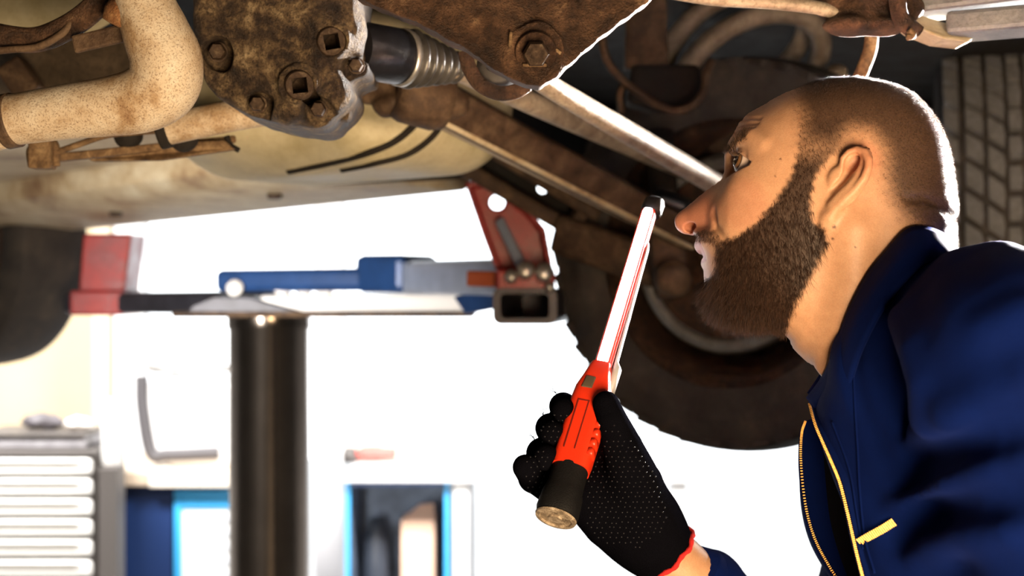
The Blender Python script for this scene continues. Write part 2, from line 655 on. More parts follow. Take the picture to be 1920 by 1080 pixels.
def head_sdf(p):
    p = p.copy()
    p[..., 1] = np.abs(p[..., 1])
    r, y, u = p[..., 0], p[..., 1], p[..., 2]
    F = _bil(_ph, r, u)
    gx, gy = _bil(_gphx, r, u), _bil(_gphy, r, u)
    g = y * y - F
    d = g / np.sqrt(4 * y * y + gx * gx + gy * gy + 60.0)
    d = np.maximum(d, -25).astype(np.float32)
    # far from the face the ear/face details do not matter
    near = d < 30
    if not near.any():
        return d
    q = p[near]
    e = d[near]
    # brow ridge, cheek bone, jaw angle, neck muscle
    e = smin(e, s_chain(q, [(*L3(1381, 286, 0), 6.0), (*L3(1385, 279, 13), 6), (*L3(1396, 268, 28), 5.5), (*L3(1418, 268, 42), 5), (*L3(1440, 284, 50), 4.5)]), 7)
    e = smax(e, -s_ell(q, L3(1380, 311, 34), (15.5, 17, 10)), 6)
    e = smin(e, s_ell(q, LY(1428, 366, 43), (19, 11, 9), rot3(0, 0.5, 0)), 16)
    e = smin(e, s_ell(q, L3(1395, 420, 33), (17, 10, 16)), 14)
    e = smin(e, s_ell(q, L3(1520, 490, 46), (26, 9, 30)), 16)
    e = smin(e, s_chain(q, _scm), 16)
    # lids: a sphere round the eye, opened by a wedge
    e = smin(e, s_ell(q, EYE, (13.9, 13.9, 13.7)), 3.0)
    rel = q - _corner.astype(np.float32)
    a1 = (_up_l - _corner); n1 = np.array([-a1[2], 0, a1[0]]); n1 /= np.linalg.norm(n1)
    a2 = (_lo_l - _corner); n2 = np.array([a2[2], 0, -a2[0]]); n2 /= np.linalg.norm(n2)
    curve = np.where(q[..., 1] < EYE[1], ((q[..., 1] - EYE[1]) / 13.0) ** 2 * 3.0, ((q[..., 1] - EYE[1]) / 13.0) ** 2 * 0.3)
    w = np.maximum(-(rel @ n1.astype(np.float32)), -(rel @ n2.astype(np.float32))) + curve
    w = np.maximum(w, np.sqrt(((q - EYE.astype(np.float32)) ** 2).sum(-1)) - 20)
    e = smax(e, -w, 1.0)
    e = np.maximum(e, -(np.sqrt(((q - EYE.astype(np.float32)) ** 2).sum(-1)) - (EYE_R + 0.25)))
    # nose: tip, wings, nostrils
    e = smin(e, s_ell(q, L3(1289, 415, 0), (8.6, 8.8, 8.2)), 5)
    e = smin(e, s_ell(q, L3(1319, 415, 10.2), (8.4, 6.4, 8.0), rot3(0, -0.2, 0)), 4.5)
    e = smax(e, -s_ell(q, L3(1304, 428, 11.0), (8.6, 8.0, 3.9), rot3(0.25, 0.0, 0)), 1.4)
    e = smax(e, -s_chain(q, _naso), 7)
    # lips
    e = smin(e, s_chain(q, [(*L3(1316, 462, 0), 4.6), (*L3(1321, 461, 9), 4.4), (*L3(1337, 463, 17), 3.4), (*L3(1356, 468, 24), 2.0)]), 3.5)
    e = smin(e, s_chain(q, [(*L3(1329, 491, 0), 5.2), (*L3(1333, 489, 9), 4.8), (*L3(1344, 480, 17), 3.4), (*L3(1357, 471, 24), 2.0)]), 3.5)
    e = smax(e, -s_chain(q, [(*L3(1314, 482, 0), 1.3), (*L3(1322, 480, 10), 1.4), (*L3(1334, 476, 18), 1.6), (*L3(1352, 468, 27), 1.8)]), 1.4)
    # ear
    ear = s_ell(q, _ear_c, (24.5, 13.0, 3.0), _ear_R)
    ear = smin(ear, s_chain(q, _ear_rim), 2.2)
    ear = smin(ear, s_chain(q, _anti), 2.5)
    ear = smin(ear, s_ell(q, _lobe, (5.5, 3.2, 9.5), rot3(0, 0.45, 0)), 5)
    e = smin(e, ear, 4.5)
    e = smax(e, -s_ell(q, _conch, (5.5, 4.6, 8.0), rot3(0, 0.42, 0)), 2.5)
    e = smin(e, s_ell(q, _tragus, (6.5, 3.6, 8.0), rot3(0, 0.3, 0)), 4)
    e = smax(e, -s_chain(q, _slit), 1.8)
    # folds of the skin
    e = smax(e, -s_chain(q, _fold), 6)
    for wr in _crow:
        e = smax(e, -s_chain(q, wr), 2.6)
    d[near] = e
    return d

_lo = np.array([_pr[:, 0].min() - 4, -90, LP(1600, 790)[1]])
_hi = np.array([_pr[:, 0].max() + 4, 90, _pr[:, 1].max() + 4])
head_v, head_f = surface(head_sdf, _lo, _hi, 1.3)
head_n = grad(head_sdf, head_v, 1.0)

# ---- where hair grows, in the side view
def _mpoly(pts):
    return np.array([LP(*q) for q in pts], dtype=np.float32)

BEARD = _mpoly([(1505, 240), (1500, 300), (1488, 345), (1455, 395), (1424, 428), (1394, 448), (1364, 458), (1352, 470), (1352, 505),
                (1340, 520), (1324, 526), (1290, 530), (1290, 590), (1330, 640), (1460, 640), (1478, 610), (1500, 560), (1532, 500),
                (1552, 462), (1548, 440), (1524, 420), (1522, 385), (1530, 345), (1550, 315), (1574, 294), (1580, 240)])
MOUST = _mpoly([(1294, 444), (1312, 438), (1330, 434), (1350, 440), (1368, 458), (1372, 474), (1354, 470), (1340, 457), (1318, 452), (1296, 454)])
SCALP = _mpoly([(1520, 100), (1498, 165), (1492, 200), (1500, 250), (1500, 290), (1560, 300), (1578, 288), (1600, 268), (1625, 272), (1645, 300),
                (1645, 340), (1655, 385), (1680, 420), (1720, 450), (1830, 460), (1850, 250), (1780, 120)])
LIPS = _mpoly([(1298, 455), (1318, 455), (1340, 461), (1356, 468), (1348, 480), (1334, 490), (1312, 497), (1300, 490)])

def hair_masks(v):
    x, z = v[:, 0].astype(np.float32), v[:, 2].astype(np.float32)
    wob = (np.sin(x * 0.9 + z * 0.7) + np.sin(x * 0.53 - z * 1.1) + np.sin(v[:, 1] * 0.8 + z * 0.6)) * 0.5
    b = 1 - sstep(poly_sdf2(x, z, BEARD) + wob, -2.5, 2.5)
    b = b * (0.25 + 0.75 * sstep(-z, -LP(1530, 268)[1], -LP(1530, 335)[1]))
    mo = 1 - sstep(poly_sdf2(x, z, MOUST) + wob * 0.6, -1.5, 1.0)
    s = 1 - sstep(poly_sdf2(x, z, SCALP) + wob, -15.0, 7.0)
    lp = 1 - sstep(poly_sdf2(x, z, LIPS), -1.2, 1.0)
    lp *= (np.abs(v[:, 1]) < 28)
    return b, mo, s, lp

_b, _mo, _s, _lp = hair_masks(head_v)
def _blend(c, col, w):
    return c * (1 - w[:, None]) + np.array(col)[None] * w[:, None]

SKIN = (0.56, 0.315, 0.185)
_col = np.tile(np.array(SKIN), (len(head_v), 1))
def _spot(px, py, rad, y=None):
    q = L3(px, py, 0)
    dd = np.hypot(head_v[:, 0] - q[0], head_v[:, 2] - q[2])
    return 1 - sstep(dd, rad * 0.5, rad)
_col = _blend(_col, (0.46, 0.17, 0.11), 0.8 * _spot(1302, 402, 28))
_col = _blend(_col, (0.52, 0.23, 0.14), 0.5 * _spot(1400, 390, 26))
_col = _blend(_col, (0.55, 0.22, 0.13), 0.55 * _spot(1612, 315, 18))
_col = _blend(_col, (0.60, 0.36, 0.24), 0.5 * _spot(1395, 300, 13))
_col = _blend(_col, (0.40, 0.13, 0.10), 0.9 * _lp)
_col = _blend(_col, (0.042, 0.023, 0.016), 0.90 * _s)
_col = _blend(_col, (0.022, 0.011, 0.008), 0.94 * _b)
_col = _blend(_col, (0.12, 0.065, 0.045), 0.6 * _mo)
for _a, _bb, _r in ((1564, 434, 1.5), (1561, 454, 1.3), (1469, 313, 1.1), (1461, 342, 1.0), (1600, 470, 0.9)):
    _col = _blend(_col, (0.12, 0.05, 0.03), _spot(_a, _bb, _r))

def mat_skin():
    m, nt, b = node_mat('skin')
    at = nt.nodes.new('ShaderNodeAttribute')
    at.attribute_name = 'tint'
    pos = _pos(nt)
    n = _noise(nt, 900, 3, 0.6, pos)
    n2 = _noise(nt, 120, 4, 0.6, pos)
    c = _mix(nt, 0.30, at.outputs['Color'], _ramp(nt, n2, [(0.3, (0.75, 0.66, 0.6)), (0.7, (1.2, 1.2, 1.2))]), 'MULTIPLY')
    c = _mix(nt, 0.25, c, _ramp(nt, n, [(0.35, (0.7, 0.6, 0.55)), (0.6, (1.1, 1.1, 1.1))]), 'MULTIPLY')
    nt.links.new(c, b.inputs['Base Color'])
    b.inputs['Roughness'].default_value = 0.5
    b.inputs['Specular IOR Level'].default_value = 0.45
    b.inputs['Subsurface Weight'].default_value = 0.18
    b.inputs['Subsurface Radius'].default_value = (1.0, 0.35, 0.18)
    b.inputs['Subsurface Scale'].default_value = 0.004
    v = nt.nodes.new('ShaderNodeTexVoronoi')
    v.inputs['Scale'].default_value = 1100
    nt.links.new(pos, v.inputs['Vector'])
    ad = nt.nodes.new('ShaderNodeMath'); ad.operation = 'ADD'
    nt.links.new(v.outputs['Distance'], ad.inputs[0])
    nt.links.new(n2, ad.inputs[1])
    _bump(nt, b, ad.outputs[0], 0.16, 0.0005)
    return m

M_SKIN = mat_skin()

def mat_hair(name, col, col2):
    m, nt, b = node_mat(name)
    g = nt.nodes.new('ShaderNodeNewGeometry')
    nt.links.new(_ramp(nt, g.outputs['Random Per Island'], [(0.0, col), (1.0, col2)]), b.inputs['Base Color'])
    b.inputs['Roughness'].default_value = 0.5
    b.inputs['Specular IOR Level'].default_value = 0.28
    return m

def hair_mesh(roots, dirs, nrm, length, rad, curl, segs=2):
    """tapered three-sided strands, all in head space (mm)"""
    n = len(roots)
    a = np.cross(dirs, nrm + 1e-3)
    a /= np.linalg.norm(a, axis=1)[:, None] + 1e-9
    bb = np.cross(dirs, a)
    vs, K = [], segs + 1
    for k in range(K):
        t = k / segs
        c = roots + dirs * (length * t)[:, None] + curl * (length * t * t)[:, None]
        if k == segs:
            vs.append(c[:, None, :])
        else:
            rr = (rad * (1 - 0.55 * t))[:, None]
            ring = [c + rr * (a * math.cos(w) + bb * math.sin(w)) for w in (0, 2.094, 4.189)]
            vs.append(np.stack(ring, 1))
    v = np.concatenate(vs, 1)               # n, 3*segs+1, 3
    m = v.shape[1]
    tri = []
    for k in range(segs - 1):
        for j in range(3):
            j2 = (j + 1) % 3
            tri += [(3 * k + j, 3 * k + j2, 3 * k + 3 + j2), (3 * k + j, 3 * k + 3 + j2, 3 * k + 3 + j)]
    for j in range(3):
        tri.append((3 * (segs - 1) + j, 3 * (segs - 1) + (j + 1) % 3, m - 1))
    tri = np.array(tri)
    f = (np.arange(n)[:, None, None] * m + tri[None]).reshape(-1, 3)
    return v.reshape(-1, 3), f

def pick(mask, n):
    w = mask.copy()
    w = np.maximum(w, 0)
    i = RNG.choice(len(w), n, p=w / w.sum())
    return i, head_v[i] + RNG.normal(0, 0.45, (n, 3))

def unit(a):
    return a / (np.linalg.norm(a, axis=1)[:, None] + 1e-9)


person = empty('person', (HC[0] + 0.08, HC[1], 0.0),
               'bald bearded person in navy coveralls looking up under the raised car', 'person')
body = obj('body', head_world(head_v), head_f, M_SKIN, person, colors=_col)

# ---- beard
_bw = np.maximum(_b, _mo * 0.9)
_i, _root = pick(_bw, 26000)
_nr = head_n[_i]
_pr_, _pu = head_v[_i, 0], head_v[_i, 2]
_front = sstep(-_pr_, -LP(1440, 500)[0], -LP(1330, 500)[0])            # 1 at the chin and lip
_low = sstep(-_pu, -LP(1440, 470)[1], -LP(1440, 590)[1])
_len = 3.2 + 3.5 * sstep(-_pu, -LP(1500, 330)[1], -LP(1500, 470)[1]) + 3.2 * _low
_len = np.where(_mo[_i] > _b[_i], 3.4, _len) * RNG.uniform(0.6, 1.25, len(_i))
_len *= 1 - 0.5 * sstep(_pr_, LP(1400, 500)[0], LP(1465, 500)[0]) * _low
_flow = np.stack([0.25 - 0.75 * _front * sstep(-_pu, -LP(1340, 505)[1], -LP(1340, 555)[1]), np.zeros(len(_i)), -np.ones(len(_i))], 1)
_dir = unit(_nr * (0.55 + 0.25 * _low)[:, None] + unit(_flow) * 0.9 + RNG.normal(0, 0.26, (len(_i), 3)))
_curl = RNG.normal(0, 0.22, (len(_i), 3)) + np.array([0.05, 0, -0.25])
_v, _f = hair_mesh(_root, _dir, _nr, _len, np.full(len(_i), 0.10), _curl, 3)
beard = obj('beard', head_world(_v), _f, mat_hair('beard_hair', (0.013, 0.0065, 0.0045), (0.070, 0.033, 0.020)), person)
tag(beard, 'dense dark brown beard and moustache', kind='stuff')

# ---- cropped hair
_i, _root = pick(_s * (1 - 0.8 * _b) * (head_v[:, 2] > LP(1700, 470)[1]), 60000)
_nr = head_n[_i]
_flow = np.stack([np.full(len(_i), 0.35), np.zeros(len(_i)), -np.full(len(_i), 0.8)], 1)
_dir = unit(_nr + _flow * 0.75 + RNG.normal(0, 0.25, (len(_i), 3)))
_v, _f = hair_mesh(_root, _dir, _nr, RNG.uniform(1.3, 2.6, len(_i)), np.full(len(_i), 0.085), RNG.normal(0, 0.1, (len(_i), 3)), 1)
scalp = obj('cropped_hair', head_world(_v), _f, mat_hair('cropped_hair', (0.02, 0.011, 0.008), (0.085, 0.046, 0.03)), person)
tag(scalp, 'very short brown stubble on the scalp', kind='stuff')

# ---- eyebrows, lashes, eyes
def brow(side):
    n = 620
    line = spline([LY(1368, 289, 7), LY(1375, 280, 15), LY(1384, 269, 25), LY(1394, 260, 34), LY(1408, 257, 42)], n)
    line[:, 1] *= 1
    pts = line + RNG.normal(0, 1, (n, 3)) * np.array([0.8, 0.8, 0.9])
    for _ in range(8):
        d = head_sdf(pts.astype(np.float32))
        pts = pts - d[:, None] * grad(head_sdf, pts, 0.8)
    nn = grad(head_sdf, pts, 0.8)
    t = np.gradient(line, axis=0)
    dirs = unit(unit(t) * 0.9 + nn * 0.4 + np.array([0, 0, 0.25]) + RNG.normal(0, 0.2, (n, 3)))
    v, f = hair_mesh(pts, dirs, nn, RNG.uniform(3, 6, n), np.full(n, 0.12), RNG.normal(0, 0.1, (n, 3)), 2)
    v[:, 1] *= side
    if side > 0:
        f = f[:, ::-1]
    return v, f
M_BROW = mat_hair('brow_hair', (0.03, 0.016, 0.010), (0.10, 0.055, 0.03))

def mat_eye():
    m, nt, b = node_mat('eyeball')
    tc = nt.nodes.new('ShaderNodeTexCoord')
    sp = nt.nodes.new('ShaderNodeSeparateXYZ')
    nt.links.new(tc.outputs['Object'], sp.inputs[0])
    r = nt.nodes.new('ShaderNodeMath'); r.operation = 'MULTIPLY'
    r.inputs[1].default_value = 1000 / EYE_R
    nt.links.new(sp.outputs['Z'], r.inputs[0])
    c = _ramp(nt, r.outputs[0], [(0.0, (0.62, 0.46, 0.38)), (0.78, (0.68, 0.54, 0.47)), (0.835, (0.03, 0.015, 0.01)), (0.88, (0.22, 0.11, 0.05)), (0.975, (0.16, 0.08, 0.035)), (0.985, (0.004, 0.003, 0.003))])
    nt.links.new(c, b.inputs['Base Color'])
    b.inputs['Roughness'].default_value = 0.08
    b.inputs['Coat Weight'].default_value = 0.6
    b.inputs['Coat Roughness'].default_value = 0.02
    return m
M_EYE = mat_eye()
_ev, _ef = lathe([(EYE_R * math.sin(a) / 1000, EYE_R * math.cos(a) / 1000 + (0.0007 * sstep(math.cos(a), 0.82, 0.98))) for a in np.linspace(0.0001, math.pi - 0.0001, 40)], 48)
_eme = make_mesh('eye', _ev, [q[::-1] for q in _ef], M_EYE)
for side in (-1, 1):
    c = head_world(np.array([[EYE[0], EYE[1] * side, EYE[2]]]))[0]
    gz = -0.78 * E_R + 0.26 * E_U - 0.42 * E_Y * (1 if side > 0 else 1)
    inst('eye', _eme, frame_from(gz, c), person)
    v, f = brow(side)
    obj('eyebrow', head_world(v), f, M_BROW, person)
    # lashes along the upper lid
    n = 60
    ys = np.linspace(-10, 10.5, n)
    base = []
    for yy in ys:
        rr = math.sqrt(max(4.0, 13.4 ** 2 - yy * yy))
        a = math.radians(150 - 12 * (yy / 11) ** 2) if True else 0
        base.append((EYE[0] + rr * math.cos(a), EYE[1] + yy, EYE[2] + rr * math.sin(a)))
    base = np.array(base)
    dirs = unit(np.stack([np.full(n, -0.8), ys / 26, np.full(n, 0.35)], 1) + RNG.normal(0, 0.08, (n, 3)))
    v, f = hair_mesh(base, dirs, unit(base - EYE), RNG.uniform(4, 6.5, n), np.full(n, 0.12), np.tile([0, 0, 0.5], (n, 1)), 3)
    v[:, 1] *= side
    obj('eyelashes', head_world(v), f, M_BROW, person)

# ================================================================= coveralls, glove, forearm
def to_head(v):
    q = np.asarray(v) - HC
    return np.stack([q @ E_R, q @ E_Y, q @ E_U], -1) * 1000

def HY(px, py, y):
    """head-space mm point seen at a pixel, y mm nearer than the middle plane (negative: farther)"""
    q = LY(px, py, y)
    return np.array([q[0], -y, q[2]])        # head space has +y away from the camera

def CR(px, py, y, r):
    return (*HY(px, py, y), r)

def coverall_base(p):
    """head-space mm"""
    d = s_ell(p, HY(1800, 1170, 0), (128, 165, 215))
    d = smin(d, s_ell(p, HY(1745, 800, 0), (88, 100, 90)), 45)
    for sgn in (1, -1):
        d = smin(d, s_chain(p, [CR(1735, 590, 66 * sgn, 34), CR(1835, 604, 115 * sgn, 52), CR(1925, 680, 160 * sgn, 62)]), 26)
        d = smin(d, s_ell(p, HY(1722, 760, 62 * sgn), (58, 46, 110)), 30)
    # near arm hangs, far arm reaches forward to the lamp
    arm = s_chain(p, [CR(1930, 700, 160, 62), CR(1990, 900, 175, 62), CR(2010, 1130, 180, 54), CR(1880, 1330, 150, 44)], 20)
    d = smin(d, arm, 45)
    # hips, legs
    d = smin(d, s_ell(p, HY(1850, 1560, 0), (125, 165, 170)), 60)
    for sgn in (1, -1):
        hip = HY(1850, 1700, 90 * sgn)
        foot = np.array([hip[0] - 20, hip[1] * 1.15, -HC[2] * 1000 + 75])
        mid = (hip + foot) / 2 + np.array([-25, 0, 20])
        d = smin(d, s_chain(p, [(*hip, 100), (*mid, 78), (*foot, 82)]), 40)
    # neck opening
    d = smax(d, -s_cap(p, HY(1640, 400, 0), HY(1735, 660, 0), 66, 60), 8)
    x, y, z = p[..., 0], p[..., 1], p[..., 2]
    # the front is open: the near edge follows the zip
    zr = np.interp(-z, -np.array([LP(1520, 700)[1], LP(1520, 760)[1], LP(1545, 830)[1], LP(1575, 900)[1], LP(1600, 1000)[1], LP(1620, 1080)[1], LP(1640, 1200)[1], LP(1600, 1400)[1]]),
                   np.array([LP(1540, 700)[0], LP(1520, 760)[0], LP(1545, 830)[0], LP(1575, 900)[0], LP(1600, 1000)[0], LP(1620, 1080)[0], LP(1640, 1200)[0], LP(1560, 1400)[0]]))
    d = smax(d, zr - x, 8)
    el = to_head(P(1560, 1420, 1.17))
    wr = to_head(P(1340, 1112, 1.08))
    d = smin(d, s_chain(p, [CR(1740, 800, -160, 58), (*el, 50), (*wr, 33.5)]), 10)
    w = (np.sin(x * 0.035 + z * 0.021 + 1.2) * np.sin(z * 0.031 - x * 0.017 + y * 0.02)
         + 0.6 * np.sin(x * 0.06 - z * 0.07 + y * 0.045) + 0.35 * np.sin(x * 0.13 + z * 0.10 - y * 0.05))
    d = d + 2.4 * w
    return d

def on_cloth(px, py, sdf, off=0.0):
    """first hit of the pixel's ray with a head-space solid"""
    y = 260.0
    for _ in range(60):
        q = HY(px, py, y)
        d = float(sdf(q[None].astype(np.float32))[0])
        if d < 0.3 or y < -120:
            break
        y -= max(0.4, d * 0.7)
    return HY(px, py, y + off)

_folds = [([(1715, 820), (1780, 778), (1850, 748), (1915, 725)], -5, 8, 18), ([(1700, 940), (1780, 905), (1870, 872), (1915, 862)], -5, 8, 16),
          ([(1730, 1040), (1800, 1000), (1890, 990)], -5, 8, 16), ([(1690, 600), (1712, 660), (1730, 720), (1738, 780)], -6, 8, 16),
          ([(1860, 620), (1900, 600), (1919, 590)], -6, 8, 16)]
_cuts = [([(1596, 640), (1592, 700), (1612, 770), (1640, 830), (1660, 872)], 3.0, 5, 9), ([(1668, 640), (1690, 720), (1700, 800)], 3.5, 5, 12),
         ([(1690, 900), (1760, 860), (1850, 820), (1915, 800)], 4.0, 7, 16), ([(1680, 1000), (1740, 968), (1820, 948), (1900, 935)], 4.0, 7, 16)]
_folds = [([(*on_cloth(a, b, coverall_base, o), r) for a, b in c], k) for c, o, r, k in _folds]
_cuts = [([(*on_cloth(a, b, coverall_base, o), r) for a, b in c], k) for c, o, r, k in _cuts]

def coverall_sdf(p):
    d = coverall_base(p)
    for c, k in _folds:
        d = smin(d, s_chain(p, c), k)
    for c, k in _cuts:
        d = smax(d, -s_chain(p, c), k)
    return d

def mat_cloth(name, col, weave=2600, bump=0.35, rough=0.85, fuzz=0.12):
    m, nt, b = node_mat(name)
    pos = _pos(nt)
    n = _noise(nt, 14, 4, 0.6, pos)
    n2 = _noise(nt, weave, 2, 0.5, pos)
    c = _ramp(nt, n, [(0.3, tuple(x * 0.85 for x in col)), (0.7, tuple(x * 1.2 for x in col))])
    c = _mix(nt, 0.35, c, _ramp(nt, n2, [(0.3, (0.6, 0.6, 0.6)), (0.7, (1.3, 1.3, 1.3))]), 'MULTIPLY')
    nt.links.new(c, b.inputs['Base Color'])
    b.inputs['Roughness'].default_value = rough
    b.inputs['Specular IOR Level'].default_value = 0.07
    b.inputs['Sheen Weight'].default_value = fuzz
    b.inputs['Sheen Roughness'].default_value = 0.5
    b.inputs['Sheen Tint'].default_value = (*[min(1, x * 8 + 0.05) for x in col], 1)
    ad = nt.nodes.new('ShaderNodeMath'); ad.operation = 'ADD'
    nt.links.new(n2, ad.inputs[0])
    nt.links.new(_noise(nt, 60, 3, 0.6, pos), ad.inputs[1])
    _bump(nt, b, ad.outputs[0], bump, 0.0012)
    return m

M_NAVY = mat_cloth('navy_cotton', (0.0007, 0.0065, 0.062))
M_GLOVE = mat_cloth('black_knit', (0.0032, 0.0032, 0.0050), weave=1500, bump=0.8, fuzz=0.0)
M_GLOVE.node_tree.nodes['Principled BSDF'].inputs['Specular IOR Level'].default_value = 0.0
M_GOLD = mat_plain('brass', (0.52, 0.27, 0.07), 0.4, 0.8, 0.25, 400)
M_BLACK = mat_plain('black_rubber', (0.006, 0.006, 0.007), 0.6, 0, 0.2, 60, 0.3, 900, 0.2)

_blo = np.array([-190.0, -330, -HC[2] * 1000 + 60])
_bhi = np.array([330.0, 330, LP(1700, 400)[1]])
_v, _f = surface(coverall_sdf, _blo, _bhi, 4.5)
coveralls = obj('coveralls', head_world(_v), _f, M_NAVY, person)
tag(coveralls, 'navy blue cotton coveralls with open zip')

def strip(name, rows, mat, parent, thick, nu=60, nv=8):
    """cloth panel through rows of points (each row a curve, head-space mm)"""
    cur = [spline(r, nu) for r in rows]
    g = np.stack([spline([c[i] for c in cur], nv) for i in range(nu)], 0)
    v = head_world(g.reshape(-1, 3))
    f = [(i * nv + j, i * nv + j + 1, (i + 1) * nv + j + 1, (i + 1) * nv + j) for i in range(nu - 1) for j in range(nv - 1)]
    o = obj(name, v, f, mat, parent)
    s = o.modifiers.new('thick', 'SOLIDIFY')
    s.thickness = thick
    s.offset = 0
    return o

# collar: a band standing round the neck
_cu = [(1792, 470, 0), (1780, 452, 38), (1768, 440, 56), (1735, 428, 66), (1700, 434, 71), (1662, 476, 73), (1625, 522, 73), (1592, 588, 70), (1563, 666, 58), (1545, 706, 42), (1515, 746, 22)]
_cl = [(1850, 540, 0), (1830, 520, 52), (1800, 500, 80), (1750, 490, 96), (1705, 520, 104), (1655, 580, 106), (1618, 650, 100), (1600, 700, 92), (1590, 740, 80), (1572, 765, 60), (1543, 778, 28)]
_mid = [((a[0] + b[0]) / 2 - 4, (a[1] + b[1]) / 2 - 2, (a[2] + b[2]) / 2 + 6) for a, b in zip(_cu, _cl)]
strip('collar', [[HY(*q) for q in _cu], [HY(*q) for q in _mid], [HY(*q) for q in _cl]], M_NAVY, coveralls, 0.0035)
_m = lambda rows: [np.array([q[0], -q[1], q[2]]) for q in rows]
strip('collar', [_m([HY(*q) for q in _cl]), _m([HY(*q) for q in _mid]), _m([HY(*q) for q in _cu])], M_NAVY, coveralls, 0.0035)

# far front flap with its zip
_fe = [(1512, 790, -20), (1505, 815, -26), (1504, 870, -34), (1513, 950, -40), (1530, 1010, -42), (1556, 1060, -42), (1592, 1120, -40), (1620, 1200, -35)]
_fi = [(1560, 780, -30), (1580, 815, -40), (1600, 870, -50), (1620, 950, -60), (1640, 1010, -62), (1660, 1060, -62), (1680, 1120, -60), (1690, 1200, -50)]
_fo = [(1530, 790, -60), (1520, 815, -80), (1516, 870, -90), (1512, 950, -95), (1522, 1010, -100), (1545, 1060, -100), (1590, 1120, -95), (1640, 1200, -90)]
strip('front_flap', [[HY(*q) for q in _fo], [HY(*q) for q in _fe], [HY(*q) for q in _fi]], M_NAVY, coveralls, 0.003)
# dark shirt inside the opening
_ui = [(1560, 770, -8), (1578, 830, -10), (1600, 900, -14), (1625, 1000, -16), (1645, 1080, -16), (1660, 1200, -16)]
_uo = [(1524, 770, -40), (1528, 830, -44), (1535, 900, -48), (1552, 1000, -50), (1575, 1080, -50), (1620, 1200, -48)]
strip('undershirt', [[HY(*q) for q in _ui], [HY(*q) for q in _uo]], mat_cloth('black_shirt', (0.006, 0.006, 0.009), fuzz=0.05), person, 0.003)

def zip_teeth(name, pts, n, parent, tl=1.9, tw=0.85):
    """row of brass teeth along head-space points"""
    c = spline(pts, n)
    t = unit(np.gradient(c, axis=0))
    parts = []
    for i in range(n):
        side = np.cross(t[i], [0, 1.0, 0])
        side /= np.linalg.norm(side)
        a = c[i] - side * tl / 2
        b = c[i] + side * tl / 2
        parts.append(bar(a, b, tw, 2.0, (0, 1, 0)))
    v, f = merge(*parts)
    return tag(obj(name, head_world(v), f, M_GOLD, parent, smooth=False), 'brass zip teeth')

_zn = [(1519, 757, 30), (1530, 795, 32), (1546, 832, 34), (1562, 868, 36), (1577, 905, 38), (1590, 955, 40), (1601, 1003, 42), (1612, 1050, 42), (1624, 1095, 42)]
_zv = [on_cloth(a + 7, b, coverall_sdf, 1.0) for a, b, y in _zn]
_zv = [q + np.array([-2.4, 0, 0]) for q in _zv]
zip_teeth('zipper_teeth', [q + np.array([-1.0, -1.5, 0]) for q in _zv], 104, coveralls)
strip('zipper_tape', [[q + np.array([0.5, 0, 0]) for q in _zv], [q + np.array([7, -1, 0]) for q in _zv]], M_NAVY, coveralls, 0.002)
zip_teeth('zipper_teeth', [HY(a - 2, b, y + 2) for a, b, y in _fe], 104, coveralls)

_pz = [on_cloth(a, b, coverall_sdf, 1.5) for a, b in ((1611, 1016), (1632, 1004), (1654, 992), (1675, 979))]
zip_teeth('pocket_zipper', _pz, 20, coveralls, 5.4, 0.9)
# stitched seam from collar to pocket
for pts in ([(1600, 690), (1603, 760), (1608, 840), (1612, 920), (1622, 1010), (1640, 1075)],
            [(1560, 790), (1592, 880), (1606, 960), (1618, 1030)]):
    c = spline([on_cloth(a, b, coverall_sdf, 0.2) for a, b in pts], 50)
    v, f = sweep(c, 0.9, 6)
    obj('seam', head_world(v), f, M_NAVY, coveralls)

# boots
for sgn in (1, -1):
    hip = HY(1850, 1700, 90 * sgn)
    fx, fy = hip[0] - 20, hip[1] * 1.15
    g = -HC[2] * 1000
    def boot(p):
        d = s_chain(p, [(fx + 5, fy, g + 130, 52), (fx + 8, fy, g + 60, 50), (fx - 60, fy, g + 48, 44), (fx - 150, fy, g + 38, 38)], 15)
        d = smin(d, s_cap(p, (fx + 25, fy, g + 40), (fx - 150, fy, g + 30), 46, 42), 10)
        return np.maximum(d, g + 1.0 - p[..., 2])
    v, f = surface(boot, (fx - 220, fy - 80, g - 6), (fx + 100, fy + 80, g + 200), 6)
    obj('boot', head_world(v), f, M_BLACK, person)

# ---- forearm (skin) of the far arm
_fa = [P(1160, 940, 1.075), P(1238, 1032, 1.07), P(1330, 1125, 1.08), P(1385, 1180, 1.093)]
_c = spline(_fa, 40)
_r = spline([[0.02], [0.0262], [0.0282], [0.0295]], 40)[:, 0]
v, f = sweep(_c, _r, 28, flat=1.0)
_fc = np.tile(np.array(SKIN), (len(v), 1))
tag(obj('forearm', v, f, M_SKIN, person, colors=_fc), 'bare skin between glove and sleeve')
# sleeve cuff round the forearm
_ax = _fa[2] - _fa[1]
_ax /= np.linalg.norm(_ax)
_cc = _fa[1] + _ax * 0.036
v, f = sweep(np.array([_cc + _ax * t for t in (0.0, 0.0, 0.002, 0.03, 0.06)]) , [0.031, 0.0335, 0.0345, 0.035, 0.036], 36, cap=False)
obj('cuff', v, f, M_NAVY, coveralls)

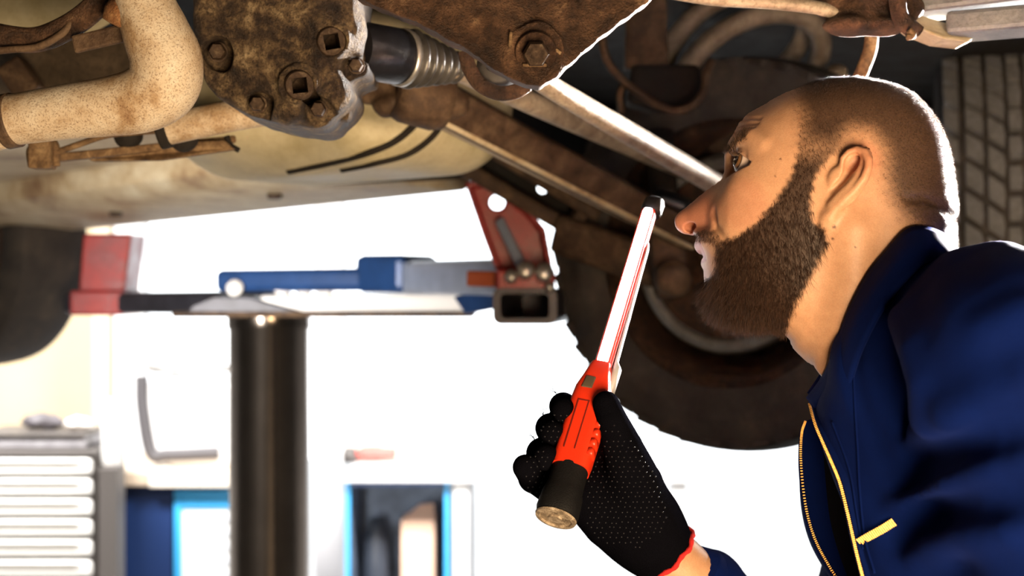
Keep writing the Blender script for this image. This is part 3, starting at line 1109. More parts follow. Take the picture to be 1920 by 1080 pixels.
# ================================================================= work light
LT0 = P(1043, 968, 0.985)
LT1 = P(1218, 393, 1.155)
L_A = (LT1 - LT0)
L_LEN = np.linalg.norm(L_A)
L_A /= L_LEN
_view = np.array([0, 0, CAM_Z]) - (LT0 + LT1) / 2
_view /= np.linalg.norm(_view)
L_N = _view - L_A * (_view @ L_A)
L_N /= np.linalg.norm(L_N)
L_S = np.cross(L_N, L_A)                   # to the right in the picture
if L_S[0] < 0:
    L_S = -L_S
_yaw = math.radians(-14)                   # the lens looks a little to the left
L_N, L_S = L_N * math.cos(_yaw) + L_S * math.sin(_yaw), L_S * math.cos(_yaw) - L_N * math.sin(_yaw)

def lamp_pt(a, s, n):
    """a metres from the tail, s to the right, n towards the camera"""
    return LT0 + L_A * a + L_S * s + L_N * n

def lamp_world(v):
    v = np.asarray(v)
    return LT0 + v[:, 0:1] * L_A + v[:, 1:2] * L_S + v[:, 2:3] * L_N

def along(px, py):
    """distance along the lamp of the pixel's nearest axis point"""
    best, ba = 9, 0
    for a in np.linspace(0, L_LEN, 400):
        q = LT0 + L_A * a
        dx = 960 + FPX * q[0] / q[1] - px
        dy = 540 - FPX * (q[2] - CAM_Z) / q[1] - py
        if dx * dx + dy * dy < best or best == 9:
            best, ba = dx * dx + dy * dy, a
    return ba
A_BLK, A_SH, A_LED0 = along(1070, 872), along(1112, 735), along(1122, 690)

def lofted(secs, seg=32, power=4.0):
    """secs rows (a, half s, half n, centre s, centre n): superellipse sections along the lamp"""
    vs = []
    t = np.linspace(0, 2 * np.pi, seg, endpoint=False)
    c, s = np.cos(t), np.sin(t)
    e = 2 / power
    for a, hs, hn, cs, cn in secs:
        vs.append(np.stack([np.full(seg, a), cs + hs * np.sign(c) * np.abs(c) ** e, cn + hn * np.sign(s) * np.abs(s) ** e], 1))
    v = np.vstack(vs)
    n = len(secs)
    f = [(k * seg + j, k * seg + (j + 1) % seg, (k + 1) * seg + (j + 1) % seg, (k + 1) * seg + j) for k in range(n - 1) for j in range(seg)]
    f.append(tuple(range(seg - 1, -1, -1)))
    f.append(tuple((n - 1) * seg + j for j in range(seg)))
    return v, f

M_RED = mat_plain('red_plastic', (0.78, 0.035, 0.008), 0.38, 0, 0.08, 40, 0.05, 400)
M_REDL = mat_plain('red_lens_edge', (0.85, 0.05, 0.03), 0.25)
M_GREY = mat_plain('grey_plastic', (0.45, 0.46, 0.48), 0.35)
M_DKBTN = mat_plain('dark_button', (0.10, 0.075, 0.05), 0.5)
light = empty('work_light', LT0, 'red handheld inspection lamp with glowing white bar in gloved hand', 'work light')
v, f = lofted([(A_BLK - 0.004, 0.0145, 0.0125, 0, 0), (A_BLK + 0.004, 0.0152, 0.013, 0, 0), (A_BLK + 0.035, 0.0155, 0.0132, 0, 0), (A_SH - 0.012, 0.0158, 0.0132, 0, 0),
               (A_SH, 0.015, 0.0128, 0, 0), (A_SH + 0.012, 0.0115, 0.0115, 0, 0), (A_LED0, 0.0092, 0.009, 0, 0), (A_LED0 + 0.003, 0.008, 0.008, 0, 0)])
handle = obj('handle', lamp_world(v), f, M_RED, light)
edge_split(handle, 50)
# panel line on the handle and the side ribs
for s0, s1 in ((-0.0075, -0.0068), (0.0012, 0.0019)):
    v, f = box(A_BLK + 0.008, A_SH - 0.016, s0, s1, 0.0126, 0.0138)
    obj('panel_groove', lamp_world(v), f, mat_plain('groove', (0.16, 0.012, 0.006), 0.6), handle, smooth=False)
v, f = box(A_SH - 0.0168, A_SH - 0.016, -0.0075, 0.0019, 0.0126, 0.0138)
obj('panel_groove', lamp_world(v), f, bpy.data.materials['groove'], handle, smooth=False)
for k in range(6):
    a = A_BLK + 0.006 + k * (A_SH - A_BLK - 0.02) / 5.6
    v, f = lofted([(a, 0.001, 0.004, 0.0148, 0.006), (a + 0.0008, 0.003, 0.0068, 0.0138, 0.006), (a + 0.0058, 0.003, 0.0068, 0.0138, 0.006), (a + 0.0066, 0.001, 0.004, 0.0148, 0.006)], 16)
    obj('grip_rib', lamp_world(v), f, M_RED, handle)
v, f = lofted([(A_SH - 0.004, 0.0046, 0.0012, -0.004, 0.0128), (A_SH + 0.0075, 0.0042, 0.0012, -0.003, 0.0118)], 16)
bevel(obj('button', lamp_world(v), f, M_DKBTN, light), 0.0006)
# black tail with its metal-rimmed end
v, f = lofted([(0.0, 0.0158, 0.0158, 0, 0), (0.004, 0.0168, 0.0168, 0, 0), (0.018, 0.0160, 0.0160, 0, 0), (0.022, 0.0148, 0.0148, 0, 0),
               (A_BLK * 0.6, 0.0142, 0.0138, 0, 0), (A_BLK, 0.0143, 0.0125, 0, 0)], 40, 2.4)
tail = obj('tail_cap', lamp_world(v), f, M_BLACK, light)
edge_split(tail, 40)
v, f = lathe([(0.0155, 0), (0.0166, -0.001), (0.0160, -0.0025), (0.013, -0.003), (0.0125, -0.0015), (0.006, -0.0018), (0.0055, -0.003), (0.0001, -0.003)], 40)
v = np.stack([v[:, 2], v[:, 0], v[:, 1]], 1)
obj('end_plate', lamp_world(v), f, mat_rust('scuffed_metal', [(0.3, (0.10, 0.075, 0.05)), (0.5, (0.42, 0.33, 0.24)), (0.7, (0.75, 0.65, 0.52))], 130, 900, 0.5, 0.4), tail, sharp=40)
# glowing bar
v, f = lofted([(A_LED0, 0.0074, 0.0060, 0.0003, -0.001), (A_LED0 + 0.006, 0.0068, 0.0060, 0.0003, -0.001), (L_LEN - 0.004, 0.0065, 0.0058, 0, -0.001), (L_LEN, 0.0050, 0.0045, 0, -0.001)], 24, 5)
hous = obj('bar_housing', lamp_world(v), f, M_REDL, light)
edge_split(hous, 50)
v, f = lofted([(A_LED0 + 0.003, 0.0040, 0.0035, 0.0003, 0.0040), (A_LED0 + 0.006, 0.0046, 0.0035, 0.0003, 0.0040), (L_LEN - 0.007, 0.0044, 0.0035, 0.0002, 0.0040), (L_LEN - 0.004, 0.0036, 0.0035, 0.0003, 0.0040)], 20, 4)
obj('led_bar', lamp_world(v), f, mat_emit('led_white', (1.0, 0.96, 0.99), 15), light)
v, f = lofted([(A_LED0 - 0.02, 0.003, 0.006, 0.0125, -0.003), (A_LED0 + 0.004, 0.0035, 0.005, 0.0125, -0.003), (A_LED0 + 0.01, 0.0014, 0.003, 0.0105, -0.002), (L_LEN * 0.86, 0.0011, 0.003, 0.0082, -0.002), (L_LEN * 0.88, 0.0008, 0.002, 0.0075, -0.002)], 16, 3)
obj('hanging_hook', lamp_world(v), f, M_GREY, light)
v, f = lofted([(L_LEN - 0.002, 0.0085, 0.008, 0.001, -0.004), (L_LEN + 0.004, 0.0095, 0.009, 0.001, -0.004), (L_LEN + 0.012, 0.009, 0.009, 0.0015, -0.004), (L_LEN + 0.015, 0.006, 0.006, 0.0015, -0.004)], 20, 3)
obj('bar_end_cap', lamp_world(v), f, M_BLACK, light)

# ================================================================= glove
def GP(px, py, Y, r):
    return (*P(px, py, Y), pxm(r, Y))

_fingers = [
    [GP(1128, 812, 1.075, 24), GP(1084, 778, 1.085, 25), GP(1056, 762, 1.055, 25), GP(1056, 768, 1.030, 22)],
    [GP(1118, 850, 1.072, 26), GP(1066, 818, 1.085, 27), GP(1032, 803, 1.050, 27), GP(1036, 812, 1.022, 24)],
    [GP(1108, 890, 1.068, 27), GP(1052, 866, 1.080, 28), GP(1016, 850, 1.040, 28), GP(1024, 858, 1.010, 25)],
    [GP(1110, 940, 1.062, 28), GP(1050, 928, 1.066, 30), GP(1000, 896, 1.030, 27), GP(985, 876, 1.010, 24)],
]
def glove_sdf(p):
    d = s_chain(p, [GP(1252, 1043, 1.07, 58), GP(1205, 985, 1.065, 66), GP(1150, 915, 1.066, 62), GP(1120, 850, 1.072, 48)], 0.012)
    d = smin(d, s_chain(p, [GP(1220, 1005, 1.062, 58), GP(1192, 910, 1.040, 52), GP(1168, 840, 1.026, 38), GP(1146, 785, 1.020, 29), GP(1136, 758, 1.022, 25)]), 0.016)
    d = smin(d, s_chain(p, [GP(1215, 1020, 1.072, 50), GP(1140, 975, 1.060, 50), GP(1095, 930, 1.058, 44)]), 0.016)
    fg = None
    for c in _fingers:
        e = s_chain(p, c, 0.003)
        fg = e if fg is None else smin(fg, e, 0.0018)
    d = smin(d, fg, 0.006)
    # palm dents where the lamp lies
    q0, q1 = LT0 - L_A * 0.004, LT0 + L_A * A_LED0
    d = smax(d, -s_cap(p, q0, q1, 0.0172, 0.0135), 0.002)
    # open wrist end
    ax = _ax.astype(np.float32)
    d = np.maximum(d, (p - (_fa[1] + _ax * 0.006).astype(np.float32)) @ ax)
    # fine ribs of the knit
    return d
_v, _f = surface(glove_sdf, P(930, 1100, 1.05) - np.array([0.0, 0.12, 0.0]), np.array([0.17, 1.19, P(1, 700, 1.05)[2]]), 0.0016)
glove = obj('glove', _v, _f, M_GLOVE, person)
tag(glove, 'black knitted work glove with red hem')
# red hem
_hc = _fa[1] + _ax * 0.006
_u1 = np.cross(_ax, [0, 1, 0]); _u1 /= np.linalg.norm(_u1)
_u2 = np.cross(_ax, _u1)
_hv = []
for a in np.linspace(0, 2 * np.pi, 72, endpoint=False):
    dv = _u1 * math.cos(a) + _u2 * math.sin(a)
    t = 0.03
    lo_, hi_ = 0.005, 0.06
    for _ in range(24):
        md = (lo_ + hi_) / 2
        if glove_sdf((_hc - _ax * 0.002 + dv * md)[None].astype(np.float32))[0] < 0: lo_ = md
        else: hi_ = md
    _hv.append(_hc + dv * (lo_ + 0.0003) + _ax * 0.001 * math.sin(a * 9))
v, f = sweep(np.array(_hv), 0.0021 + 0.0004 * np.sin(np.arange(72) * 1.9), 8, closed=True)
obj('hem', v, f, mat_cloth('red_yarn', (0.65, 0.03, 0.03), 2000, 0.6), glove)
# grip dots on the palm
_proj = np.stack([960 + FPX * _v[:, 0] / _v[:, 1], 540 - FPX * (_v[:, 2] - CAM_Z) / _v[:, 1]], 1)
_gn_ = grad(glove_sdf, _v, 0.001)
_facing = (_gn_ * (np.array([0, 0, CAM_Z]) - _v)).sum(1) > 0.35
_dots = []
_palm = np.array([(1128, 800), (1150, 790), (1185, 830), (1225, 880), (1250, 950), (1250, 990), (1200, 1030), (1130, 1020), (1100, 980), (1100, 900)], dtype=np.float32)
_fd = [((1046, 775), 20), ((1030, 815), 22), ((1008, 862), 22), ((1010, 905), 26)]
_k = 0
for gy in np.arange(780, 1050, 9.5):
    _k += 1
    for gx in np.arange(960, 1270, 11.0):
        x = gx + (5.5 if _k % 2 else 0) + (gy - 900) * 0.12
        ok = poly_sdf2(np.array([x], dtype=np.float32), np.array([gy], dtype=np.float32), _palm)[0] < 0
        if not ok:
            ok = any(math.hypot(x - c[0], gy - c[1]) < r for c, r in _fd)
        if not ok:
            continue
        dd = np.where(_facing, (_proj[:, 0] - x) ** 2 + (_proj[:, 1] - gy) ** 2, 1e9)
        i = int(dd.argmin())
        if dd[i] < 16:
            _dots.append(i)
_dome = lathe([(0.0009, 0), (0.0008, 0.0003), (0.0005, 0.0006), (0.0001, 0.0007)], 8)
parts = [xf(_dome, frame_from(_gn_[i], _v[i])) for i in sorted(set(_dots))]
v, f = merge(*parts)
tag(obj('grip_dots', v, f, mat_plain('grip_dot', (0.006, 0.006, 0.010), 0.45, spec=0.3), glove), 'small raised rubber grip dots', kind='stuff')
# loose threads at the finger tips
for c in _fingers:
    tip = np.array(c[2][:3]) + np.array([-0.006, -0.004, 0.011])
    for k in range(3):
        e = tip + np.array([random.uniform(-0.006, 0.004), random.uniform(-0.003, 0.003), random.uniform(0.003, 0.007)])
        m = (tip + e) / 2 + np.array([random.uniform(-0.002, 0.002), 0, 0.001])
        v, f = sweep(spline([tip - np.array([0, 0, 0.004]), tip, m, e], 8), 0.0003, 5)
        obj('loose_thread', v, f, M_GLOVE, glove)

# ================================================================= the car on the lift
E_L = np.array([0.762, -0.648, 0.0])          # along the car, towards its rear (right, near)
E_T = np.array([0.648, 0.762, 0.0])           # across the car, away from the camera
M_EXH = mat_rust('exhaust_steel', [(0.30, (0.20, 0.10, 0.045)), (0.42, (0.42, 0.29, 0.17)), (0.54, (0.62, 0.51, 0.38)), (0.72, (0.74, 0.68, 0.57))], 17, 640, 0.65, 0.1, 0.3, 0.7, (0.12, 0.05, 0.02))
M_CAST = mat_rust('oily_casting', [(0.34, (0.010, 0.006, 0.005)), (0.46, (0.040, 0.024, 0.015)), (0.56, (0.13, 0.085, 0.045)), (0.70, (0.36, 0.27, 0.16))], 46, 430, 0.55, 0.1, 0.9, 0.75, (0.010, 0.006, 0.005), spec=0.5)
M_BRK = mat_rust('rusty_plate', [(0.32, (0.014, 0.007, 0.005)), (0.47, (0.05, 0.024, 0.013)), (0.60, (0.12, 0.060, 0.032)), (0.75, (0.30, 0.18, 0.10))], 42, 480, 0.5, 0.25, 0.8, 0.65, (0.02, 0.012, 0.008), spec=0.55)
M_ARM = mat_rust('brown_arm', [(0.3, (0.03, 0.016, 0.010)), (0.5, (0.085, 0.05, 0.03)), (0.7, (0.19, 0.125, 0.075))], 30, 300, 0.65, 0.15, 0.4, 0.4, (0.03, 0.018, 0.012))
M_SHAFT = mat_rust('dusty_shaft', [(0.3, (0.20, 0.15, 0.11)), (0.5, (0.42, 0.34, 0.26)), (0.7, (0.62, 0.53, 0.42))], 34, 300, 0.5, 0.2, 0.3, 0.45, (0.10, 0.065, 0.04))
M_TANK = mat_rust('cream_paint', [(0.3, (0.42, 0.36, 0.20)), (0.5, (0.58, 0.52, 0.34)), (0.7, (0.70, 0.64, 0.46))], 14, 200, 0.55, 0.0, 0.15, 0.2, (0.30, 0.22, 0.11))
M_SILL = mat_rust('stained_sill', [(0.32, (0.20, 0.11, 0.055)), (0.46, (0.46, 0.35, 0.21)), (0.60, (0.62, 0.53, 0.37)), (0.75, (0.74, 0.68, 0.53))], 9, 90, 0.6, 0.0, 0.2, 0.35, (0.26, 0.16, 0.09))
M_PAN = mat_rust('underseal', [(0.3, (0.03, 0.022, 0.014)), (0.5, (0.07, 0.05, 0.032)), (0.7, (0.14, 0.10, 0.065))], 12, 140, 0.8, 0.0, 0.4, 0.4, (0.02, 0.014, 0.01))
M_DARK = mat_rust('black_underseal', [(0.3, (0.006, 0.005, 0.004)), (0.6, (0.016, 0.012, 0.010)), (0.8, (0.035, 0.026, 0.02))], 14, 120, 0.85, 0.0, 0.4, 0.3, (0.004, 0.003, 0.003))
M_BOOT = mat_plain('boot_rubber', (0.012, 0.012, 0.016), 0.28, 0, 0.3, 25, 0.25, 120)
M_RIB = mat_plain('dusty_rubber', (0.06, 0.056, 0.054), 0.3, 0, 0.5, 45, 0.15, 200)
M_BOLT = mat_rust('bolt_steel', [(0.3, (0.018, 0.011, 0.008)), (0.55, (0.07, 0.043, 0.027)), (0.75, (0.22, 0.16, 0.105))], 160, 900, 0.5, 0.4, 0.4)
M_TYRE = mat_rust('tyre_rubber', [(0.3, (0.028, 0.025, 0.026)), (0.55, (0.062, 0.054, 0.050)), (0.75, (0.12, 0.10, 0.08))], 16, 200, 0.8, 0.0, 0.3, 0.2, (0.02, 0.016, 0.014))
M_TREAD = mat_rust('worn_tread', [(0.3, (0.15, 0.152, 0.158)), (0.7, (0.27, 0.275, 0.285))], 90, 420, 0.8, 0.0, 0.3, 0.3, (0.05, 0.05, 0.05))
M_STEEL = mat_plain('brushed_steel', (0.55, 0.53, 0.50), 0.35, 0.8, 0.2, 60)

car = empty('car', (0.0, 1.9, 1.7), 'underside of a raised car with rusty exhaust and dirty gearbox', 'car')
def part(name, vf, mat, parent=None, smooth=True, sharp=None, bev=0, label=None):
    o = obj(name, vf[0], vf[1], mat, parent or car, smooth)
    if bev: bevel(o, bev, 2)
    if sharp: edge_split(o, sharp)
    if label: o['label'] = label
    return o

# ---- underbody, wheel house wall, far sill
part('underbody', box(-3.2, 1.7, 0.35, 3.4, 2.03, 2.10), M_DARK, smooth=False)
wall = [(-0.02, 2.55), (0.22, 3.05), (1.35, 3.05), (1.7, 2.75)]
wl = np.array([(*q, 1.90 if i == 0 else 1.745) for i, q in enumerate(wall)])
wv, wf = [], []
for i, q in enumerate(wl):
    wv += [q, (q[0], q[1], 2.06)]
for i in range(len(wl) - 1):
    wf.append((2 * i, 2 * i + 2, 2 * i + 3, 2 * i + 1))
o = part('wheel_house', (np.array(wv), wf), M_DARK, smooth=False)
m_ = o.modifiers.new('thick', 'SOLIDIFY'); m_.thickness = 0.012
SA = np.array([-1.78, 3.80, 1.722]); SB = np.array([-0.085, 2.39, 1.782])
def sill_sec(c, w=0.36, h=0.16):
    ins = -E_T * w
    up = np.array([0, 0, 1.0])
    return [c, c + E_T * 0.02 + up * 0.02, c + E_T * 0.03 + up * h, c + ins + up * h, c + ins * 0.97 + up * 0.035, c + ins * 0.86 + up * 0.012, c + ins * 0.5 + up * 0.004, c + ins * 0.12 - up * 0.004]
n_ = 14
vs = []
for t in np.linspace(0, 1, n_):
    vs += sill_sec(SA * (1 - t) + SB * t)
m8 = 8
fs = [(i * m8 + j, i * m8 + (j + 1) % m8, (i + 1) * m8 + (j + 1) % m8, (i + 1) * m8 + j) for i in range(n_ - 1) for j in range(m8)]
fs += [tuple(range(m8 - 1, -1, -1)), tuple((n_ - 1) * m8 + j for j in range(m8))]
sill = part('sill_rail', (np.array(vs), fs), M_SILL, label='long cream sill rail with rust stains')
bevel(sill, 0.006)
for t in (0.32, 0.62, 0.86):
    c = SA * (1 - t) + SB * t - E_T * 0.2 + np.array([0, 0, -0.001])
    part('drain_plug', xf(lathe([(0.0001, -0.004), (0.012, -0.004), (0.014, 0.0), (0.014, 0.006)], 20), Matrix.Translation(c)), M_BOLT, sill)
# inner floor panel between sill and tank
a0 = SA - E_T * 0.36; b0 = SB - E_T * 0.36
part('floor_panel', prism(np.array([a0, b0, b0 - E_T * 0.5, a0 - E_T * 0.9]) + np.array([0, 0, 0.075]), (0, 0, 0.02)), M_SILL, smooth=False, label='cream painted floor panel')

part('crossmember', box(-0.42, 0.42, 1.0, 1.32, 1.92, 2.03), M_DARK, smooth=False, bev=0.01)

# ---- wheels
def tyre_section(R, W, rim):
    return [(rim, -W * 0.40), (rim + 0.012, -W * 0.47), (rim + 0.045, -W * 0.52), (R - 0.05, -W * 0.515), (R - 0.022, -W * 0.47), (R - 0.010, -W * 0.42), (R - 0.002, -W * 0.2), (R, 0.0),
            (R - 0.002, W * 0.2), (R - 0.010, W * 0.42), (R - 0.022, W * 0.47), (R - 0.05, W * 0.515), (R - 0.045 - (R - rim - 0.09), W * 0.52), (rim + 0.012, W * 0.47), (rim, W * 0.40)]
def wheel(center, axis, R=0.305, W=0.20, rimr=0.195, blocks=True, lab=None):
    fr = frame_from(axis, center)
    ty = part('tyre', xf(lathe(spline(tyre_section(R, W, rimr), 60), 96), fr), M_TYRE, label=lab)
    part('rim', xf(lathe([(rimr + 0.006, -W * 0.42), (rimr + 0.008, -W * 0.46), (rimr - 0.004, -W * 0.46), (rimr - 0.012, -W * 0.36), (rimr - 0.03, -W * 0.1), (rimr - 0.035, W * 0.2), (0.08, W * 0.26), (0.0001, W * 0.28)], 72), fr), M_BRK, ty)
    part('brake_drum', xf(lathe([(0.0001, -W * 0.34), (0.06, -W * 0.36), (0.10, -W * 0.40), (0.132, -W * 0.40), (0.142, -W * 0.36), (0.142, -W * 0.28), (0.135, W * 0.1), (0.05, W * 0.2)], 64), fr), M_BRK, ty)
    part('drum_edge', xf(lathe([(0.128, -W * 0.44), (0.146, -W * 0.44), (0.152, -W * 0.38), (0.152, -W * 0.30), (0.130, -W * 0.30)], 72, True), fr), M_STEEL, ty)
    part('hub', xf(lathe([(0.0001, -W * 0.62), (0.022, -W * 0.62), (0.028, -W * 0.55), (0.032, -W * 0.4), (0.05, -W * 0.36)], 32), fr), M_ARM, ty)
    if blocks:
        n = 46
        bm = bar((0, -0.017, 0), (0, 0.017, 0), 0.024, 0.012)
        me = make_mesh('tread_block', *bar((-0.012, 0, 0), (0.012, 0, 0), 0.026, 0.010), M_TYRE, False)
        for k in range(n):
            for s in (-1, 1):
                th = 2 * math.pi * (k + (0.5 if s > 0 else 0)) / n
                rd = R - 0.0175
                rr = Matrix.Rotation(th, 4, 'Z') @ Matrix.Translation((rd, 0, s * W * 0.435)) @ Matrix.Rotation(math.radians(90) , 4, 'Y') @ Matrix.Rotation(math.radians(24 * s), 4, 'Z')
                inst('tread_block', me, fr @ rr, ty)
    return ty
WC = np.array([0.367, 2.0, P(0, 478, 2.0)[2]])
wheel_axis = np.array([0.55, 0.835, 0.0])
wheel(WC, wheel_axis, lab='dark tyre seen from inside behind the lamp')
LW = np.array([-1.36, 3.30, 1.705])
wheel(LW, wheel_axis, blocks=False, lab='far dark wheel beside the red lift pad')

# spare tyre with blocky tread at the right
SPR, SPW = 0.33, 0.245
al = math.radians(-17)
sp_ax = np.array([math.cos(al), math.sin(al), 0.0])
sp_d = np.array([math.sin(al), -math.cos(al), 0.0])
front = P(1905, 345, 2.25)
SPC = front - sp_d * SPR
fr = frame_from(sp_ax, SPC)
spare = part('tyre', xf(lathe(spline(tyre_section(SPR - 0.012, SPW, 0.19), 60), 96), fr), M_TYRE, label='tyre with chunky grey tread blocks behind the head')
part('rim', xf(lathe([(0.198, -SPW * 0.40), (0.186, -SPW * 0.40), (0.16, -SPW * 0.1), (0.15, SPW * 0.2), (0.0001, SPW * 0.22)], 64), fr), M_DARK, spare)
def tread_mesh(name, poly, th):
    """block following the tyre's curve: poly rows (along tread mm, across mm)"""
    v, n = [], len(poly)
    for hgt in (SPR - 0.016, SPR):
        for s, w in poly:
            k = 1.0 if hgt < SPR - 0.01 else 0.96
            cs = np.mean([q[0] for q in poly]); cw = np.mean([q[1] for q in poly])
            s2, w2 = cs + (s - cs) * k, cw + (w - cw) * k
            a = s2 / 1000 / SPR
            v.append((hgt * math.cos(a) - (abs(w2) / 1000 / (SPW / 2)) ** 4 * 0.008, hgt * math.sin(a), w2 / 1000))
    f = [tuple(range(n)), tuple(range(2 * n - 1, n - 1, -1))] + [(i, i + n, (i + 1) % n + n, (i + 1) % n) for i in range(n)]
    return make_mesh(name, np.array(v), [q[::-1] for q in f], M_TREAD, False)
NB = 38
pitch = 2 * math.pi * SPR * 1000 / NB
rows = [(-120, -94, 0.0, 1), (-84, -54, 0.1, 1), (-46, -18, 0.55, 1), (-11, 11, 0.3, 0), (18, 46, 0.8, -1), (54, 84, 0.2, -1), (94, 120, 0.5, -1)]
for w0, w1, ph, sk in rows:
    g = 0.20 * pitch
    sh = 20 * sk
    cw = (w0 + w1) / 2
    poly = [(g / 2, w0), (pitch * 0.45, w0 - 0.0), (pitch - g / 2, w0 + 1.5), (pitch - g / 2 + sh, w1), (pitch * 0.5 + sh, w1 + (2 if abs(cw) < 80 else 0)), (g / 2 + sh, w1 - 1.5)]
    me = tread_mesh('tread_block', poly, 0)
    sip = []
    for k in range(NB):
        a = 2 * math.pi * (k + ph) / NB
        b = inst('tread_block', me, fr @ Matrix.Rotation(a, 4, 'Z'), spare)

# ---- fuel tank behind the gearbox
TC = P(640, 196, 1.66)
RT = np.stack([E_L, E_T, np.array([0, 0, 1.0])], 1)
def tank_sdf(p):
    d = s_box(p, TC, (0.21, 0.15, 0.095), RT, 0.085)
    d = smin(d, s_ell(p, P(520, 250, 1.62), (0.15, 0.1, 0.04)), 0.03)
    return smax(d, -s_ell(p, P(770, 150, 1.45), (0.10, 0.05, 0.05)), 0.03)
v, f = surface(tank_sdf, TC - 0.35, TC + 0.35, 0.008)
tank = part('fuel_tank', (v, f), M_TANK, label='smooth cream coloured tank')
def hit(sdf, px, py, y0, y1, off=0.0):
    y = y0
    while y < y1:
        q = P(px, py, y)
        if sdf(q[None].astype(np.float32))[0] < 0:
            return P(px, py, y - off)
        y += 0.002
    return P(px, py, y1)
for c in ([(800, 205), (772, 240), (735, 268), (680, 290), (610, 308), (540, 322)], [(835, 222), (808, 258), (765, 288), (700, 306), (640, 318)]):
    path = spline([hit(tank_sdf, a, b, 1.2, 1.75, 0.003) for a, b in c], 40)
    part('strap', sweep(path, 0.0042, 10, flat=0.6), M_DARK, tank)
# black lines along the edge of the sill
for c, r in (([(420, 305, 1.9), (520, 322, 1.95), (640, 330, 2.0), (760, 320, 2.05), (860, 300, 2.1)], 0.006), ([(560, 326, 1.85), (700, 322, 1.9), (840, 312, 2.0), (930, 330, 2.1)], 0.005),
             ([(620, 342, 1.95), (760, 336, 2.0), (880, 330, 2.05)], 0.004)):
    part('brake_line', sweep(spline([P(*q) for q in c], 40), r, 10), M_DARK)

# ---- exhaust
ex = [(225, -330, 1.06), (245, -150, 1.055), (268, -10, 1.055), (292, 60, 1.055), (311, 112, 1.057), (306, 158, 1.06), (268, 186, 1.062), (210, 199, 1.063), (130, 209, 1.065), (55, 220, 1.067), (15, 226, 1.068)]
er = [50, 50, 54, 62, 67, 67, 62, 56, 52, 49, 48]
pth = spline([P(*q) for q in ex], 70)
rad = spline([[pxm(r, 1.06)] for r in er], 70)[:, 0]
exh = part('exhaust_pipe', sweep(pth, rad, 40), M_EXH, label='rusty bent exhaust pipe with speckled surface')
part('pipe_clamp', sweep(spline([P(28, 225, 1.068), P(8, 229, 1.069)], 6), pxm(52, 1.06), 40), M_ARM, exh)
part('exhaust_pipe', sweep(spline([P(2, 232, 1.075), P(-40, 245, 1.085), P(-120, 262, 1.1)], 20), pxm(47, 1.07), 36), M_EXH)
pth2 = spline([P(300, 245, 1.22), P(360, 232, 1.22), P(450, 214, 1.23), P(560, 196, 1.25)], 30)
p2 = part('exhaust_pipe', sweep(pth2, pxm(30, 1.22), 32), M_EXH, label='thinner exhaust pipe behind the bend')
part('pipe_clamp', sweep(spline([P(316, 243, 1.22), P(298, 247, 1.22)], 5), pxm(34, 1.22), 32), M_DARK, p2)

# flange and pale strip at the top left
v, f = sweep(spline([P(-60, 55, 1.10), P(20, 72, 1.09), P(70, 74, 1.09), P(120, 55, 1.085), P(165, 25, 1.08), P(215, -25, 1.08)], 40), pxm(24, 1.09), 18, flat=0.7)
fl = part('exhaust_flange', (v, f), M_BRK)
v, f = sweep(spline([P(-60, 100, 1.085), P(20, 93, 1.08), P(70, 88, 1.08), P(112, 66, 1.078), P(140, 38, 1.078)], 40), pxm(7, 1.08), 12)
part('flange_rim', (v, f), M_ARM, fl)
part('flange_tab', bar(P(138, 84, 1.075), P(232, 62, 1.072), pxm(12, 1.07), pxm(34, 1.07)), M_ARM, fl, False, bev=0.002)
rg = frame_from(P(232, 78, 1.06) - P(262, 20, 1.06), P(243, 36, 1.06))
part('rust_collar', xf(lathe([(pxm(30, 1.06), -pxm(26, 1.06)), (pxm(46, 1.06), -pxm(24, 1.06)), (pxm(50, 1.06), 0), (pxm(44, 1.06), pxm(22, 1.06)), (pxm(28, 1.06), pxm(24, 1.06))], 40), rg), mat_rust('orange_rust', [(0.3, (0.06, 0.025, 0.012)), (0.5, (0.26, 0.11, 0.04)), (0.7, (0.50, 0.28, 0.13))], 70, 600, 0.8, 0.0, 0.6), fl)
part('heat_shield', xf(sweep(spline([P(-80, 10, 1.35), P(60, 30, 1.35), P(160, 10, 1.34), P(260, -60, 1.33)], 30), 0.03, 20, flat=0.25), Matrix.Identity(4)), M_TANK)  # pale strip standing in for light coming through here
part('floor_channel', bar(P(-60, 150, 1.5), P(330, 120, 1.45), 0.12, 0.07), M_PAN, None, False, bev=0.008)
part('support_bracket', bar(P(20, 120, 1.38), P(60, 180, 1.38), 0.03, 0.03), M_ARM, None, False, bev=0.004)

# brackets under the exhaust
M_RB = mat_rust('rust_bracket', [(0.3, (0.05, 0.028, 0.015)), (0.5, (0.20, 0.12, 0.06)), (0.7, (0.42, 0.29, 0.16))], 60, 500, 0.75, 0.05, 0.5)
hb = part('exhaust_hanger', bar(P(70, 300, 1.25), P(438, 262, 1.35), 0.02, 0.008), M_RB, None, False, bev=0.002)
part('hanger_rod', sweep(spline([P(90, 292, 1.24), P(150, 270, 1.24), P(210, 252, 1.24), P(300, 245, 1.28)], 30), 0.0032, 12), M_RB, hb)
part('hanger_rod', sweep(spline([P(60, 312, 1.24), P(60, 278, 1.24), P(100, 268, 1.24), P(105, 312, 1.24)], 30), 0.0042, 12), M_RB, hb)
part('hanger_clip', box(*sorted((P(62, 0, 1.24)[0], P(104, 0, 1.24)[0])), 1.225, 1.245, P(0, 318, 1.24)[2], P(0, 262, 1.24)[2]), M_RB, hb, False, bev=0.002)
part('hanger_plate', prism([P(150, 285, 1.30), P(300, 268, 1.30), P(420, 262, 1.32), P(440, 280, 1.32), P(300, 300, 1.30), P(170, 302, 1.30)], (0, 0.012, 0)), M_RB, hb, False, bev=0.002)
